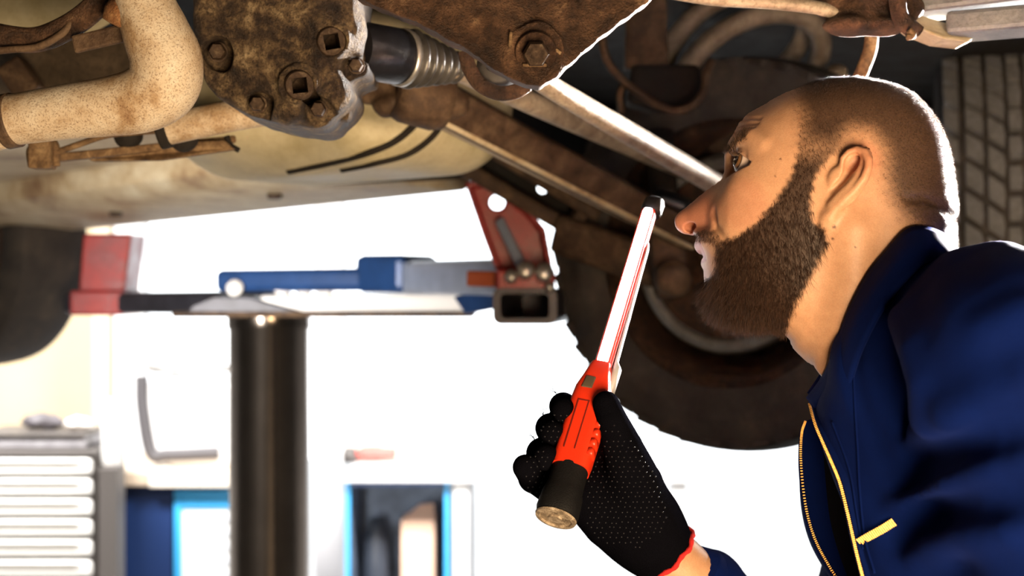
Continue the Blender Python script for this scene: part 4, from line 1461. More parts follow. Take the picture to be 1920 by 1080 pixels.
part('hanger_hook', sweep(spline([P(425, 255, 1.33), P(432, 272, 1.33), P(448, 282, 1.33)], 12), 0.003, 10), M_DARK, hb)
for a, b in ((240, 252), (345, 258)):
    part('rubber_mount', xf(lathe([(0.0001, -0.012), (0.012, -0.012), (0.015, 0), (0.012, 0.012), (0.0001, 0.012)], 24), frame_from((0, 1, 0), P(a, b, 1.29))), M_DARK, hb)

# ---- gearbox casting: built as one solid with pockets and bosses
GY = 1.10
GO = [(372, -260), (362, 40), (366, 110), (384, 158), (412, 186), (452, 206), (520, 226), (575, 233), (603, 228), (640, 196), (655, 168), (652, 150), (660, 138), (682, 130), (682, 112), (660, 108), (668, 96), (670, 40), (664, -260)]
gp = np.array([(P(a, b, GY)[0], P(a, b, GY)[2]) for a, b in GO], dtype=np.float32)
gps = spline(np.vstack([gp, gp[:1]]), 120)[:-1].astype(np.float32)
gbolts = [(408, 97, 17), (483, 195, 15), (597, 205, 15), (668, 123, 14)]
gplugs = [(622, 78, 25), (562, 160, 25)]
def xz(px, py, Y):
    q = P(px, py, Y)
    return q[0], q[2]
def gear_sdf(p):
    x, y, z = p[..., 0], p[..., 1], p[..., 2]
    d2 = poly_sdf2(x, z, gps)
    tilt = (z - P(0, 120, GY)[2]) * 0.25
    r = 0.012
    qx = d2 + r
    qy = np.abs(y - (GY + 0.06) + tilt) - 0.06 + r
    d = np.sqrt(np.maximum(qx, 0) ** 2 + np.maximum(qy, 0) ** 2) + np.minimum(np.maximum(qx, qy), 0) - r
    # swelling of the casting and raised rib between the plugs
    d = smin(d, s_ell(p, P(560, 60, GY + 0.012), (0.055, 0.02, 0.045)), 0.02)
    d = smin(d, s_cap(p, P(540, 205, GY + 0.008), P(640, 60, GY + 0.002), 0.012, 0.010), 0.015)
    for a, b, r_ in gplugs:
        d = smin(d, s_cyl(p, P(a, b, GY + 0.0) + np.array([0, 0.01, 0]), pxm(r_ * 1.45, GY), 0.022), 0.005)
        d = np.maximum(d, -s_cyl(p, P(a, b, GY - 0.014), pxm(r_ * 1.05, GY), 0.05))
    for a, b, r_ in gbolts:
        c = P(a - 6, b - 3, GY - 0.012)
        d = smax(d, -s_cyl(p, c, pxm(r_ * 1.8, GY), 0.034), 0.004)
    d = smax(d, -s_ell(p, P(396, 150, GY - 0.003), (0.022, 0.012, 0.018)), 0.008)
    return d + 0.0004 * (np.sin(x * 310) * np.sin(z * 270) + np.sin(x * 130 + z * 170))
v, f = surface(gear_sdf, (xz(340, 0, GY)[0], GY - 0.05, xz(0, 250, GY)[1]), (xz(700, 0, GY)[0], GY + 0.14, xz(0, -240, GY)[1]), 0.0018)
gear = part('gearbox', (v, f), M_CAST, label='oily cast gearbox cover with bolts and drain plugs')
def hexbolt(r, h):
    a = np.linspace(0, 2 * np.pi, 6, endpoint=False)
    v = []
    for s, z in ((1.0, -h), (1.0, h * 0.7), (0.86, h)):
        v += [(r * s * math.cos(t), r * s * math.sin(t), z) for t in a]
    f = [tuple(range(5, -1, -1)), tuple(range(12, 18))] + [(k * 6 + j, k * 6 + (j + 1) % 6, (k + 1) * 6 + (j + 1) % 6, (k + 1) * 6 + j) for k in range(2) for j in range(6)]
    return np.array(v), f
for a, b, r_ in gbolts:
    R_ = pxm(r_, GY)
    head = merge(hexbolt(R_ * 0.98, 0.006), xf(lathe([(0.0001, -0.006), (R_ * 1.12, -0.006), (R_ * 1.12, -0.003), (R_ * 0.9, -0.0025)], 28), Matrix.Identity(4)),
                 xf(lathe([(0.0001, 0.0068), (R_ * 0.66, 0.0066), (R_ * 0.7, 0.005)], 24), Matrix.Identity(4)))
    part('bolt', xf(head, frame_from(P(a, b, 1) * np.array([-0.4, -1, 0]) + np.array([0, 0, -0.10]), P(a, b, GY + 0.012))), M_BOLT, gear, True, sharp=35)
for i, (a, b, r_) in enumerate(gplugs):
    R_ = pxm(r_, GY)
    fr = frame_from(np.array([0.22, -1, -0.16]), P(a, b, GY - 0.013))
    pl = part('drain_plug', xf(lathe([(R_ * 1.12, -0.01), (R_ * 1.12, -0.001), (R_ * 1.0, 0.001), (R_ * 0.78, 0.001), (R_ * 0.74, -0.002), (R_ * 0.74, -0.034), (0.0001, -0.034)], 40), fr), M_BOLT, gear, True, sharp=35)
    # square drive socket
    s = R_ * 0.56
    ring = []
    for rr, z in ((R_ * 0.80, -0.0004), (R_ * 0.80, -0.0004)):
        pass
    n = 32
    out = [(R_ * 0.80 * math.cos(t), R_ * 0.80 * math.sin(t), 0.0012) for t in np.linspace(0, 2 * np.pi, n, endpoint=False)]
    sq, sq2 = [], []
    for t in np.linspace(0, 2 * np.pi, n, endpoint=False):
        c, s_ = math.cos(t), math.sin(t)
        k = s / max(abs(c), abs(s_))
        sq.append((c * k, s_ * k, 0.0006))
        sq2.append((c * k * 0.95, s_ * k * 0.95, -0.033))
    v = np.array(out + sq + sq2)
    ff = [(j, (j + 1) % n, n + (j + 1) % n, n + j) for j in range(n)] + [(n + j, n + (j + 1) % n, 2 * n + (j + 1) % n, 2 * n + j) for j in range(n)] + [tuple(2 * n + j for j in range(n))]
    rz = Matrix.Rotation(math.radians(12 if i == 0 else 8), 4, 'Z')
    part('square_socket', xf((v, ff), fr @ rz), M_BOLT, pl, False)
# lug at the lower right of the casting
part('casting_lug', prism([P(612, 226, 1.15), P(655, 225, 1.15), P(660, 180, 1.15), P(640, 190, 1.15)], (0, 0.02, 0)), M_CAST, gear, False, bev=0.003)

# ---- drive shaft boot and shafts
b0, b1 = P(668, 92, 1.17), P(862, 128, 1.26)
axb = b1 - b0
Lb = np.linalg.norm(axb)
fr = frame_from(axb, b0)
pr = [(0.0001, 0), (pxm(48, 1.2), 0), (pxm(52, 1.2), Lb * 0.06), (pxm(53, 1.2), Lb * 0.36), (pxm(49, 1.2), Lb * 0.42), (pxm(49, 1.2), Lb * 0.46)]
boot_o = part('shaft_boot', xf(lathe(pr, 48), fr), M_BOOT, sharp=50, label='black rubber boot of the drive shaft')
pb = [(pxm(46, 1.2), Lb * 0.44)]
for k in range(6):
    t0 = 0.46 + k * 0.09
    r0 = 56 - k * 5.0
    pb += [(pxm(r0 - 8, 1.2), Lb * t0), (pxm(r0, 1.2), Lb * (t0 + 0.030)), (pxm(r0, 1.2), Lb * (t0 + 0.050)), (pxm(r0 - 9, 1.2), Lb * (t0 + 0.080))]
pb += [(pxm(22, 1.2), Lb * 1.02)]
part('bellows', xf(lathe(spline(pb, 110), 56), fr), M_RIB, boot_o)
part('boot_clamp', xf(lathe([(pxm(52, 1.2), Lb * 0.40), (pxm(55, 1.2), Lb * 0.405), (pxm(55, 1.2), Lb * 0.445), (pxm(52, 1.2), Lb * 0.45)], 48), fr), M_STEEL, boot_o)
part('drive_shaft', sweep(spline([P(850, 128, 1.25), P(1000, 195, 1.40), P(1190, 276, 1.66), P(1290, 318, 1.88)], 30), np.linspace(pxm(20, 1.25), pxm(21, 1.8), 30), 28), M_SHAFT, label='dusty steel drive shaft')
part('tie_rod', sweep(spline([P(960, 118, 1.18), P(1060, 180, 1.24), P(1200, 262, 1.36), P(1370, 362, 1.54)], 30), np.linspace(pxm(20, 1.18), pxm(21, 1.5), 30), 28), M_SHAFT, label='bright dusty rod crossing towards the nose')

# rubber hanger loop below the plate
part('hanger_loop', sweep(spline([P(872, 96, 1.12), P(880, 128, 1.12), P(900, 158, 1.12), P(932, 174, 1.12), P(965, 172, 1.12), P(990, 158, 1.12)], 40), pxm(9, 1.12), 14, flat=1.6), M_BRK)
part('bush_sleeve', xf(lathe([(pxm(14, 1.13), -0.015), (pxm(34, 1.13), -0.015), (pxm(36, 1.13), 0.0), (pxm(34, 1.13), 0.015), (pxm(14, 1.13), 0.015)], 32), frame_from((0.5, 1, -0.1), P(938, 128, 1.14))), M_RIB)

# ---- triangular mounting plate with bolt
BY = 1.045
BO = [(560, -180), (640, -40), (676, 2), (720, 18), (766, 38), (822, 62), (872, 92), (910, 118), (950, 146), (985, 160), (1012, 160), (1040, 142), (1075, 108), (1120, 68), (1170, 28), (1215, -6), (1400, -180)]
bp = np.array([xz(a, b, BY) for a, b in BO], dtype=np.float32)
def plate_sdf(p):
    x, y, z = p[..., 0], p[..., 1], p[..., 2]
    d2 = poly_sdf2(x, z, bp)
    yc = BY + 0.004 + (x - xz(980, 0, BY)[0]) * 0.12 + (z - xz(0, 60, BY)[1]) * 0.18
    base = np.maximum(np.abs(y - yc) - 0.004, d2)
    lip = np.maximum(np.abs(y - yc - 0.010) - 0.014, np.abs(d2 + 0.0022) - 0.0022)
    d = smin(base, lip, 0.004)
    c = np.array([xz(1005, 98, BY)[0], BY, xz(0, 98, BY)[1]], dtype=np.float32)
    rr = np.hypot(x - c[0], z - c[2])
    d = smin(d, np.maximum(np.abs(rr - pxm(44, BY)) - 0.004, np.abs(y - BY) - 0.006), 0.006)
    d = smin(d, s_ell(p, P(880, 30, BY + 0.012), (0.05, 0.014, 0.02), rot3(0, 0.4, 0)), 0.015)
    return d + 0.0007 * (np.sin(x * 210) * np.sin(z * 240) + np.sin(x * 90 - z * 120))
v, f = surface(plate_sdf, (xz(550, 0, BY)[0], BY - 0.06, xz(0, 175, BY)[1]), (xz(1410, 0, BY)[0], BY + 0.10, xz(0, -175, BY)[1]), 0.0021)
plate = part('mounting_plate', (v, f), M_BRK, label='rusty triangular plate with one big bolt')
R_ = pxm(25, BY)
fr = frame_from(np.array([0.0, -1, -0.28]), P(1005, 100, BY - 0.012))
part('bolt', xf(hexbolt(R_, 0.010), fr), M_BOLT, plate, True, sharp=35)
part('washer', xf(lathe([(0.0001, -0.008), (R_ * 1.55, -0.008), (R_ * 1.6, -0.005), (R_ * 1.5, -0.003), (R_ * 0.9, -0.003)], 36), fr), M_BRK, plate, sharp=40)
for (a0_, b0_, a1_, b1_) in ((958, 60, 956, 88), (1040, 92, 1052, 100), (980, 122, 1025, 122)):
    part('tack_weld', sweep(spline([P(a0_, b0_, BY - 0.008), P(a1_, b1_, BY - 0.008)], 5), 0.0016, 8), M_RB, plate)

# ---- arms and links
M_LINK = M_ARM
arm = part('control_arm', bar(P(800, 176, 1.40), P(1290, 440, 1.86), 0.028, 0.046, (0.3, -0.5, 0.8)), M_ARM, None, False, bev=0.006, label='brown control arm running to the wheel')
part('arm_flange', bar(P(745, 192, 1.385), P(1285, 462, 1.85), 0.034, 0.006, (0.1, -0.2, 1.0)), M_SILL, arm, False, bev=0.002)  # paler material puts the lit lower edge into the colour
part('arm_bush', xf(lathe([(0.006, -0.03), (0.030, -0.03), (0.034, -0.018), (0.034, 0.018), (0.030, 0.03), (0.006, 0.03)], 36), frame_from((0.9, 0.4, -0.2), P(790, 180, 1.39))), M_ARM, arm)
def knuckle_sdf(p):
    d = s_chain(p, [GP(690, 172, 1.40, 24), GP(730, 168, 1.40, 30), GP(790, 172, 1.40, 34), GP(850, 196, 1.42, 30)], 0.01)
    d = smin(d, s_ell(p, P(735, 198, 1.39), (0.022, 0.02, 0.014)), 0.008)
    d = smax(d, -s_ell(p, P(760, 150, 1.37), (0.02, 0.02, 0.006)), 0.006)
    return d + 0.0012 * (np.sin(p[..., 0] * 190) * np.sin(p[..., 2] * 170) + np.sin(p[..., 0] * 90 + p[..., 2] * 120))
v, f = surface(knuckle_sdf, P(640, 240, 1.40) - np.array([0, 0.06, 0]), P(900, 110, 1.40) + np.array([0, 0.08, 0]), 0.003)
part('knuckle', (v, f), M_ARM, arm)
low = part('lower_arm', bar(P(815, 282, 1.95), P(1090, 440, 2.02), 0.03, 0.024, (0.2, -0.3, 1)), M_ARM, None, False, bev=0.006, label='stamped lower arm with slot')
part('lower_arm_rail', bar(P(900, 268, 1.90), P(1120, 402, 1.98), 0.03, 0.020, (0.2, -0.3, 1)), M_ARM, low, False, bev=0.005)
part('lower_arm_end', bar(P(1040, 436, 2.0), P(1240, 505, 1.93), 0.03, 0.062, (0.2, -0.3, 1)), M_ARM, low, False, bev=0.01)
part('lower_arm_web', bar(P(1068, 430, 2.0), P(1108, 372, 1.99), 0.03, 0.020, (1, 0, 0.5)), M_ARM, low, False, bev=0.004)
wp = np.array([xz(a, b, 2.05) for a, b in [(850, 300), (905, 262), (1110, 392), (1080, 432), (1000, 388)]], dtype=np.float32)
hc = xz(1017, 353, 2.05)
def web_sdf(p):
    d2 = poly_sdf2(p[..., 0], p[..., 2], wp)
    d2 = np.maximum(d2, pxm(10, 2.05) - np.hypot(p[..., 0] - hc[0], p[..., 2] - hc[1]))
    return np.maximum(d2, np.abs(p[..., 1] - 2.05) - 0.004)
v, f = surface(web_sdf, (wp[:, 0].min() - 0.02, 2.02, wp[:, 1].min() - 0.02), (wp[:, 0].max() + 0.02, 2.08, wp[:, 1].max() + 0.02), 0.004)
part('arm_gusset', (v, f), M_DARK, low)
# ball joint and wheel carrier near the hub
part('wheel_carrier', bar(P(1245, 430, 1.86), P(1262, 560, 1.86), 0.05, 0.05, (1, 0, 0)), M_ARM, None, False, bev=0.012)
part('ball_joint', xf(lathe([(0.0001, -0.022), (0.018, -0.02), (0.026, -0.006), (0.026, 0.008), (0.018, 0.02), (0.0001, 0.022)], 32), frame_from((0.2, -1, -0.2), P(1262, 522, 1.80))), M_ARM)
damper = part('damper', sweep(spline([P(1236, 250, 1.95), P(1243, 330, 1.93), P(1250, 450, 1.90)], 10), 0.021, 24), M_DARK, label='black shock absorber')
part('damper_collar', sweep(spline([P(1228, 372, 1.905), P(1290, 392, 1.905)], 6), 0.016, 20), M_BOOT, damper)
part('brake_pipe', sweep(spline([P(1150, 352, 1.9), P(1190, 368, 1.9), P(1222, 378, 1.89)], 14), 0.007, 14), M_STEEL)

# ---- wheel house details: strut, hose, coil spring
part('strut_plate', prism([P(1176, -60, 1.75), P(1250, -60, 1.75), P(1252, 60, 1.75), P(1256, 128, 1.75), P(1172, 128, 1.75)], (0, 0.03, 0)), M_ARM, None, False, bev=0.004)
part('bracket_foot', prism([P(1186, 120, 1.74), P(1310, 120, 1.74), P(1322, 160, 1.74), P(1300, 205, 1.74), P(1220, 205, 1.74), P(1176, 190, 1.74)], (0, 0.05, 0)), M_DARK, None, False, bev=0.006)
part('brake_hose', sweep(spline([P(1128, 66, 1.68), P(1138, 112, 1.68), P(1165, 148, 1.69), P(1200, 176, 1.69), P(1235, 198, 1.69), P(1268, 208, 1.69), P(1300, 196, 1.69), P(1320, 170, 1.70), P(1324, 140, 1.70), P(1334, 114, 1.71)], 60), pxm(8, 1.69), 14), M_ARM, label='brown brake hose hanging in a curve')
part('brake_hose', sweep(spline([P(1172, 150, 1.70), P(1162, 178, 1.70), P(1166, 212, 1.71)], 16), pxm(7, 1.7), 12), M_ARM)
def coil(turn, R, wire, base, axis, rise, a0=0.0):
    n = int(turn * 40)
    t = np.linspace(0, turn * 2 * math.pi, n)
    pts = np.stack([R * np.cos(t + a0), R * np.sin(t + a0), rise * t / (2 * math.pi)], 1)
    return xf(sweep(pts, wire, 16), frame_from(axis, base))
part('coil_spring', coil(2.4, 0.125, 0.0155, P(1425, 185, 1.98), (-0.25, 0.62, 0.8), 0.062, 2.6), M_SHAFT, label='pale coil spring above the wheel')
part('spring_seat', xf(lathe([(0.0001, 0), (0.13, 0), (0.135, 0.01), (0.12, 0.02), (0.0001, 0.02)], 48), frame_from((-0.25, 0.45, 0.9), P(1440, 300, 2.08))), M_DARK)
part('axle_tube', sweep(spline([P(1330, 240, 1.98), P(1450, 230, 2.05), P(1600, 250, 2.2)], 12), 0.06, 28), M_PAN)

# ---- things along the top right: pipe, bracket, rails, hose
part('fuel_pipe', sweep(spline([P(1260, -14, 1.12), P(1340, -2, 1.12), P(1440, 4, 1.12), P(1530, 14, 1.12), P(1580, 28, 1.12)], 30), pxm(13, 1.12), 18), M_SHAFT)
def brk2(p):
    d = s_chain(p, [GP(1556, 8, 1.13, 30), GP(1600, 20, 1.13, 38), GP(1650, 18, 1.13, 36), GP(1700, 14, 1.13, 30)], 0.01)
    d = smin(d, s_ell(p, P(1590, 48, 1.12), (0.022, 0.02, 0.009)), 0.008)
    d = smin(d, s_ell(p, P(1660, 50, 1.12), (0.018, 0.018, 0.008)), 0.008)
    return d + 0.0012 * (np.sin(p[..., 0] * 230) * np.sin(p[..., 2] * 200))
v, f = surface(brk2, P(1500, 80, 1.13) - np.array([0, 0.05, 0]), P(1750, -60, 1.13) + np.array([0, 0.05, 0]), 0.0025)
jn = part('rail_joint', (v, f), M_BRK, label='rusty joint with clamp at the rail end')
part('clamp_band', sweep(spline([P(1672, -40, 1.10), P(1682, 0, 1.095), P(1690, 36, 1.10), P(1720, 62, 1.12)], 20), 0.0035, 10, flat=2.2), M_BRK, jn)
part('clamp_screw', sweep(spline([P(1704, 56, 1.10), P(1712, 66, 1.10), P(1700, 70, 1.10)], 8), 0.003, 8), M_RB, jn)
M_RAIL = mat_rust('grey_rail', [(0.3, (0.09, 0.095, 0.105)), (0.5, (0.17, 0.175, 0.19)), (0.7, (0.27, 0.275, 0.28))], 26, 260, 0.55, 0.3, 0.3, 0.3, (0.08, 0.07, 0.06))
rl = part('side_rail', bar(P(1690, 10, 1.16), P(2500, -90, 1.02), 0.055, 0.026), M_RAIL, None, False, bev=0.004, label='grey metal side rail')
part('side_rail_lower', bar(P(1780, 52, 1.15), P(2520, -10, 1.02), 0.055, 0.020), M_RAIL, rl, False, bev=0.004)
part('rail_end', prism([P(1680, 20, 1.14), P(1720, 52, 1.13), P(1770, 72, 1.13), P(1822, 78, 1.14), P(1828, 66, 1.15), P(1780, 44, 1.15), P(1720, 26, 1.15)], (0, 0.04, 0)), M_SILL, rl, False, bev=0.003)
part('breather_hose', sweep(spline([P(1636, 40, 1.22), P(1632, 90, 1.22), P(1620, 125, 1.22), P(1606, 160, 1.23), P(1598, 200, 1.24)], 30), pxm(13, 1.22), 18), M_RB, label='tan hose running down behind the head')

# ================================================================= lift
M_BLUE = mat_plain('blue_paint', (0.014, 0.055, 0.19), 0.35, 0.1, 0.2, 20, 0.1, 90)
M_BLUEL = mat_plain('pale_blue_paint', (0.36, 0.42, 0.56), 0.3, 0.2, 0.12, 20)
M_LRED = mat_rust('lift_red', [(0.3, (0.22, 0.012, 0.014)), (0.6, (0.42, 0.03, 0.03)), (0.8, (0.55, 0.10, 0.08))], 20, 200, 0.4, 0.0, 0.2, 0.2, (0.1, 0.02, 0.02), spec=0.7)
M_LDK = mat_plain('dark_steel', (0.035, 0.034, 0.045), 0.4, 0.3, 0.3, 30, 0.1, 200)
M_CHROME = mat_plain('piston_steel', (0.24, 0.20, 0.17), 0.20, 1.0, 0.12, 12)
M_WHITE = mat_plain('white_paint', (0.85, 0.85, 0.86), 0.3)
YL = 2.75
lc = P(505, 600, YL)
lift = empty('vehicle_lift', (lc[0], lc[1], 0.0), 'in-ground car lift with steel piston and blue arms', 'car lift')
def lp(name, vf, mat, parent=None, smooth=True, sharp=None, bev=0):
    return part(name, vf, mat, parent or lift, smooth, sharp, bev)
pr_ = pxm(74, YL)
lp('piston', xf(lathe([(pr_, 0.0), (pr_, lc[2] - 0.02), (pr_ * 1.04, lc[2] - 0.015), (pr_ * 1.04, lc[2] + 0.01), (0.0001, lc[2] + 0.01)], 64), Matrix.Translation((lc[0], lc[1], 0))), M_CHROME, sharp=40)
lp('floor_collar', xf(lathe([(pr_ * 1.02, 0.0), (pr_ * 1.02, 0.05), (pr_ * 1.5, 0.05), (pr_ * 1.6, 0.0)], 48), Matrix.Translation((lc[0], lc[1], 0))), M_LDK, sharp=40)
# cross beam on the piston
lp('cross_beam', bar(P(500, 572, YL - 0.05), P(885, 568, YL - 0.05), 0.16, pxm(38, YL)), M_WHITE, None, False, bev=0.008)  # white stands in for the bright reflection on the beam
lp('beam_flange', bar(P(345, 588, YL - 0.05), P(890, 588, YL - 0.05), 0.20, pxm(10, YL)), M_ARM, None, False, bev=0.003)
lp('beam_end', prism([P(345, 590, YL - 0.14), P(590, 592, YL - 0.14), P(560, 582, YL - 0.14), P(500, 566, YL - 0.14), P(470, 556, YL - 0.14), P(400, 555, YL - 0.14), P(360, 572, YL - 0.14)], (0, 0.2, 0)), M_LDK, None, False, bev=0.004)
# left arm reaching to the far red pad
la = lp('swing_arm', bar(P(150, 568, 3.05), P(520, 566, 2.80), 0.12, pxm(40, 2.9)), M_LDK, None, False, bev=0.01)
def tower(name, base, top, w0, w1, d):
    b, t = np.array(base), np.array(top)
    v = []
    for c, w in ((b, w0), (t, w1)):
        v += [c + np.array([-w, -d, 0]), c + np.array([w, -d, 0]), c + np.array([w, d, 0]), c + np.array([-w, d, 0])]
    f = [(0, 3, 2, 1), (4, 5, 6, 7), (0, 1, 5, 4), (1, 2, 6, 5), (2, 3, 7, 6), (3, 0, 4, 7)]
    return np.array(v), f
lp('lift_pad', tower('pad', P(205, 548, 3.0), P(216, 440, 3.0), pxm(42, 3.0), pxm(44, 3.0), 0.06), M_LRED, la, False, bev=0.006)
lp('pad_foot', box(P(152, 0, 3.0)[0], P(250, 0, 3.0)[0], 2.92, 3.08, P(0, 590, 3.0)[2], P(0, 545, 3.0)[2]), M_LRED, la, False, bev=0.006)
# blue telescopic arms
ba = lp('swing_arm', bar(P(425, 527, 2.66), P(712, 524, 2.56), 0.10, pxm(42, 2.6)), M_BLUE, None, False, bev=0.012)
lp('arm_sleeve', bar(P(700, 514, 2.58), P(790, 514, 2.52), 0.13, pxm(70, 2.56)), M_BLUE, ba, False, bev=0.014)
for x in (440, 530, 570, 610):
    q = P(x, 537, 2.60)
    lp('arm_pin', xf(lathe([(0.0001, -0.006), (0.016, -0.006), (0.018, 0), (0.016, 0.005), (0.0001, 0.006)], 20), frame_from((0, -1, 0.25), P(x, 540, 2.585))), M_WHITE, ba)
lp('sleeve_edge', bar(P(722, 480, 2.49), P(722, 546, 2.49), 0.012, 0.012), M_WHITE, ba, False, bev=0.003)
na = lp('swing_arm', bar(P(775, 520, 2.56), P(985, 520, 2.16), 0.11, 0.062), M_BLUEL, None, False, bev=0.01)
lp('arm_web', prism([P(872, 590, 2.30), P(985, 568, 2.18), P(985, 530, 2.18), P(850, 556, 2.32)], (0, 0.03, 0)), M_BLUE, na, False, bev=0.004)
lp('arm_rib', prism([P(700, 488, 2.50), P(770, 482, 2.50), P(800, 545, 2.50), P(706, 545, 2.50)], (0, 0.02, 0)), M_BLUE, na, False, bev=0.004)
# square tube end facing the camera
c0, c1 = P(984, 574, 1.98), P(984, 572, 2.25)
def rrect(w, h, r, n=6):
    out = []
    for cx, cz, a0 in ((w - r, h - r, 0), (-w + r, h - r, 90), (-w + r, -h + r, 180), (w - r, -h + r, 270)):
        for k in range(n + 1):
            a = math.radians(a0 + 90 * k / n)
            out.append((cx + r * math.cos(a), cz + r * math.sin(a)))
    return np.array(out)
o_, i_ = rrect(pxm(60, 1.98), pxm(34, 1.98), 0.013), rrect(pxm(46, 1.98), pxm(23, 1.98), 0.008)
tilt = np.array([0.18, 1.0, 0.0]) * 0.2
v, n = [], len(o_)
for prof, off in ((o_, c0), (o_, c0 + tilt), (i_, c0), (i_, c0 + tilt)):
    v += [np.array([x, 0, z]) + off for x, z in prof]
f = []
for j in range(n):
    k = (j + 1) % n
    f += [(j, k, n + k, n + j), (2 * n + j, 3 * n + j, 3 * n + k, 2 * n + k), (j, 2 * n + j, 2 * n + k, k)]
f.append(tuple(3 * n + j for j in range(n)))
tube = lp('tube_end', (np.array(v), f), M_LDK, na, True, sharp=40)
# red pad tower: a channel with web, two flanges and a hole
hx, hz = xz(932, 378, 2.04)
tw = np.array([xz(a, b, 2.04) for a, b in [(872, 344), (915, 340), (990, 392), (1022, 430), (1040, 528), (938, 528), (905, 440)]], dtype=np.float32)
def web2(p):
    d2 = poly_sdf2(p[..., 0], p[..., 2], tw)
    hole = pxm(15, 2.04) - np.hypot(p[..., 0] - hx, p[..., 2] - hz)
    web = np.maximum(np.maximum(d2, hole), np.abs(p[..., 1] - 2.06) - 0.006)
    lip = np.maximum(np.abs(d2 + 0.004) - 0.004, np.abs(p[..., 1] - 2.045) - 0.024)
    lip = np.maximum(lip, hole)
    return np.minimum(web, lip)
v, f = surface(web2, (tw[:, 0].min() - 0.02, 2.0, tw[:, 1].min() - 0.02), (tw[:, 0].max() + 0.02, 2.1, tw[:, 1].max() + 0.02), 0.0035)
rt = lp('pad_tower', (v, f), M_LRED, na)
lp('tower_rib', bar(P(936, 412, 2.03), P(985, 512, 2.0), 0.010, 0.016, (0.5, -0.4, 0.2)), M_BLUEL, rt, False, bev=0.003)
lp('tower_foot', box(P(930, 0, 2.0)[0], P(1040, 0, 2.0)[0], 1.98, 2.09, P(0, 545, 2.0)[2], P(0, 505, 2.0)[2]), M_LRED, rt, False, bev=0.005)
lp('tower_arm', bar(P(880, 522, 2.04), P(945, 524, 2.02), 0.03, pxm(30, 2.0)), mat_plain('orange_red', (0.42, 0.09, 0.03), 0.5), rt, False, bev=0.004)
for a, b, r in ((958, 520, 12), (985, 508, 16), (1020, 512, 17), (1030, 540, 9)):
    lp('pivot_pin', xf(lathe([(0.0001, -0.012), (pxm(r, 2), -0.012), (pxm(r, 2), 0.01), (pxm(r * 0.8, 2), 0.014), (0.0001, 0.014)], 24), frame_from((0.1, -1, 0.2), P(a, b, 1.975))), M_STEEL, rt)

# ================================================================= workshop hall
M_FLOOR = mat_plain('pale_floor', (0.24, 0.235, 0.23), 0.35, 0, 0.08, 3)
M_WALL = mat_plain('white_wall', (0.82, 0.82, 0.81), 0.7, 0, 0.03, 2)
M_CREAM = mat_plain('cream_wall', (0.62, 0.50, 0.32), 0.7, 0, 0.05, 2)
M_CEIL = mat_plain('grey_ceiling', (0.30, 0.30, 0.30), 0.8)
XW0, XW1, YW0, YW1, ZC = -6.0, 5.0, -3.5, 9.0, 4.6
def struct(name, vf, mat, smooth=False):
    o = obj(name, vf[0], vf[1], mat, None, smooth)
    return tag(o, kind='structure')
struct('floor', box(XW0, XW1, YW0, YW1 + 3.0, -0.1, 0.0), M_FLOOR)
struct('ceiling', box(XW0, XW1, YW0, YW1, ZC, ZC + 0.1), M_CEIL)
M_SIDE = mat_plain('grey_wall', (0.30, 0.29, 0.28), 0.8)
struct('wall_left', box(XW0 - 0.1, XW0, YW0, YW1, 0, ZC), M_SIDE)
struct('wall_right', box(XW1, XW1 + 0.1, YW0, YW1, 0, ZC), M_SIDE)
struct('wall_front', box(XW0, XW1, YW0 - 0.1, YW0, 0, ZC), mat_plain('dark_wall', (0.10, 0.09, 0.08), 0.8))
# back wall: one wide roller-door opening to the bright yard
struct('trim_1', box(XW0, XW1, YW1, YW1 + 0.12, 4.1, ZC), M_WALL)
xs = [XW0, -1.70, 2.9, XW1]
for i, (x0, x1) in enumerate(((XW0, -4.4), (2.9, XW1))):
    struct('wall_back_%d' % (i + 1), box(x0, x1, YW1, YW1 + 0.12, 0, 4.1), M_WALL)
for i, (x0, x1) in enumerate(((-4.4, 2.9),)):
    struct('door_%d' % (i + 1), merge(box(x0, x0 + 0.04, YW1 - 0.02, YW1 + 0.1, 0.0, 4.1), box(x1 - 0.04, x1, YW1 - 0.02, YW1 + 0.1, 0.0, 4.1), box(x0, x1, YW1 - 0.02, YW1 + 0.1, 4.0, 4.1)), M_WHITE)
# cream partition behind the tool cabinet
struct('wall_partition', box(-2.62, -1.98, 6.3, 6.42, 0.0, 3.2), M_CREAM)

def thing(name, loc, label, cat, group=None):
    return empty(name, loc, label, cat, group)
def tp(par):
    return lambda name, vf, mat, parent=None, smooth=False, bev=0.0, sharp=None, label=None: part(name, vf, mat, parent or par, smooth, sharp, bev, label)

# ---- drawer cabinet, front turned a little
YT = 4.6
tcx0, tcx1 = P(-230, 0, YT)[0], P(178, 0, YT)[0]
tz = P(0, 856, YT)[2]
tool = thing('tool_cabinet', (tcx0 / 2 + tcx1 / 2, YT + 0.25, 0.0), 'white tool cabinet with a column of wide drawers', 'tool cabinet')
t_ = tp(tool)
M_CAB = mat_plain('grey_brown_steel', (0.09, 0.08, 0.075), 0.5)
M_DRW = mat_plain('drawer_white', (0.92, 0.91, 0.88), 0.4)
t_('carcass', box(tcx0, tcx1, YT + 0.02, YT + 0.36, 0.06, tz), M_CAB, bev=0.005)
t_('top_mat', box(tcx0, tcx1, YT, YT + 0.36, tz, tz + 0.02), M_CAB, bev=0.004)
zz = tz - 0.005
k = 0
while zz > 0.15:
    hgt = 0.074
    d = t_('drawer', box(tcx0 + 0.02, tcx1 - 0.01, YT - 0.012, YT + 0.02, zz - hgt + 0.012, zz - 0.004), M_DRW, bev=0.018)
    t_('drawer_handle', box(tcx0 + 0.05, tcx1 - 0.05, YT - 0.022, YT - 0.012, zz - 0.014, zz - 0.006), M_DRW, d, bev=0.002)
    zz -= hgt - 0.001
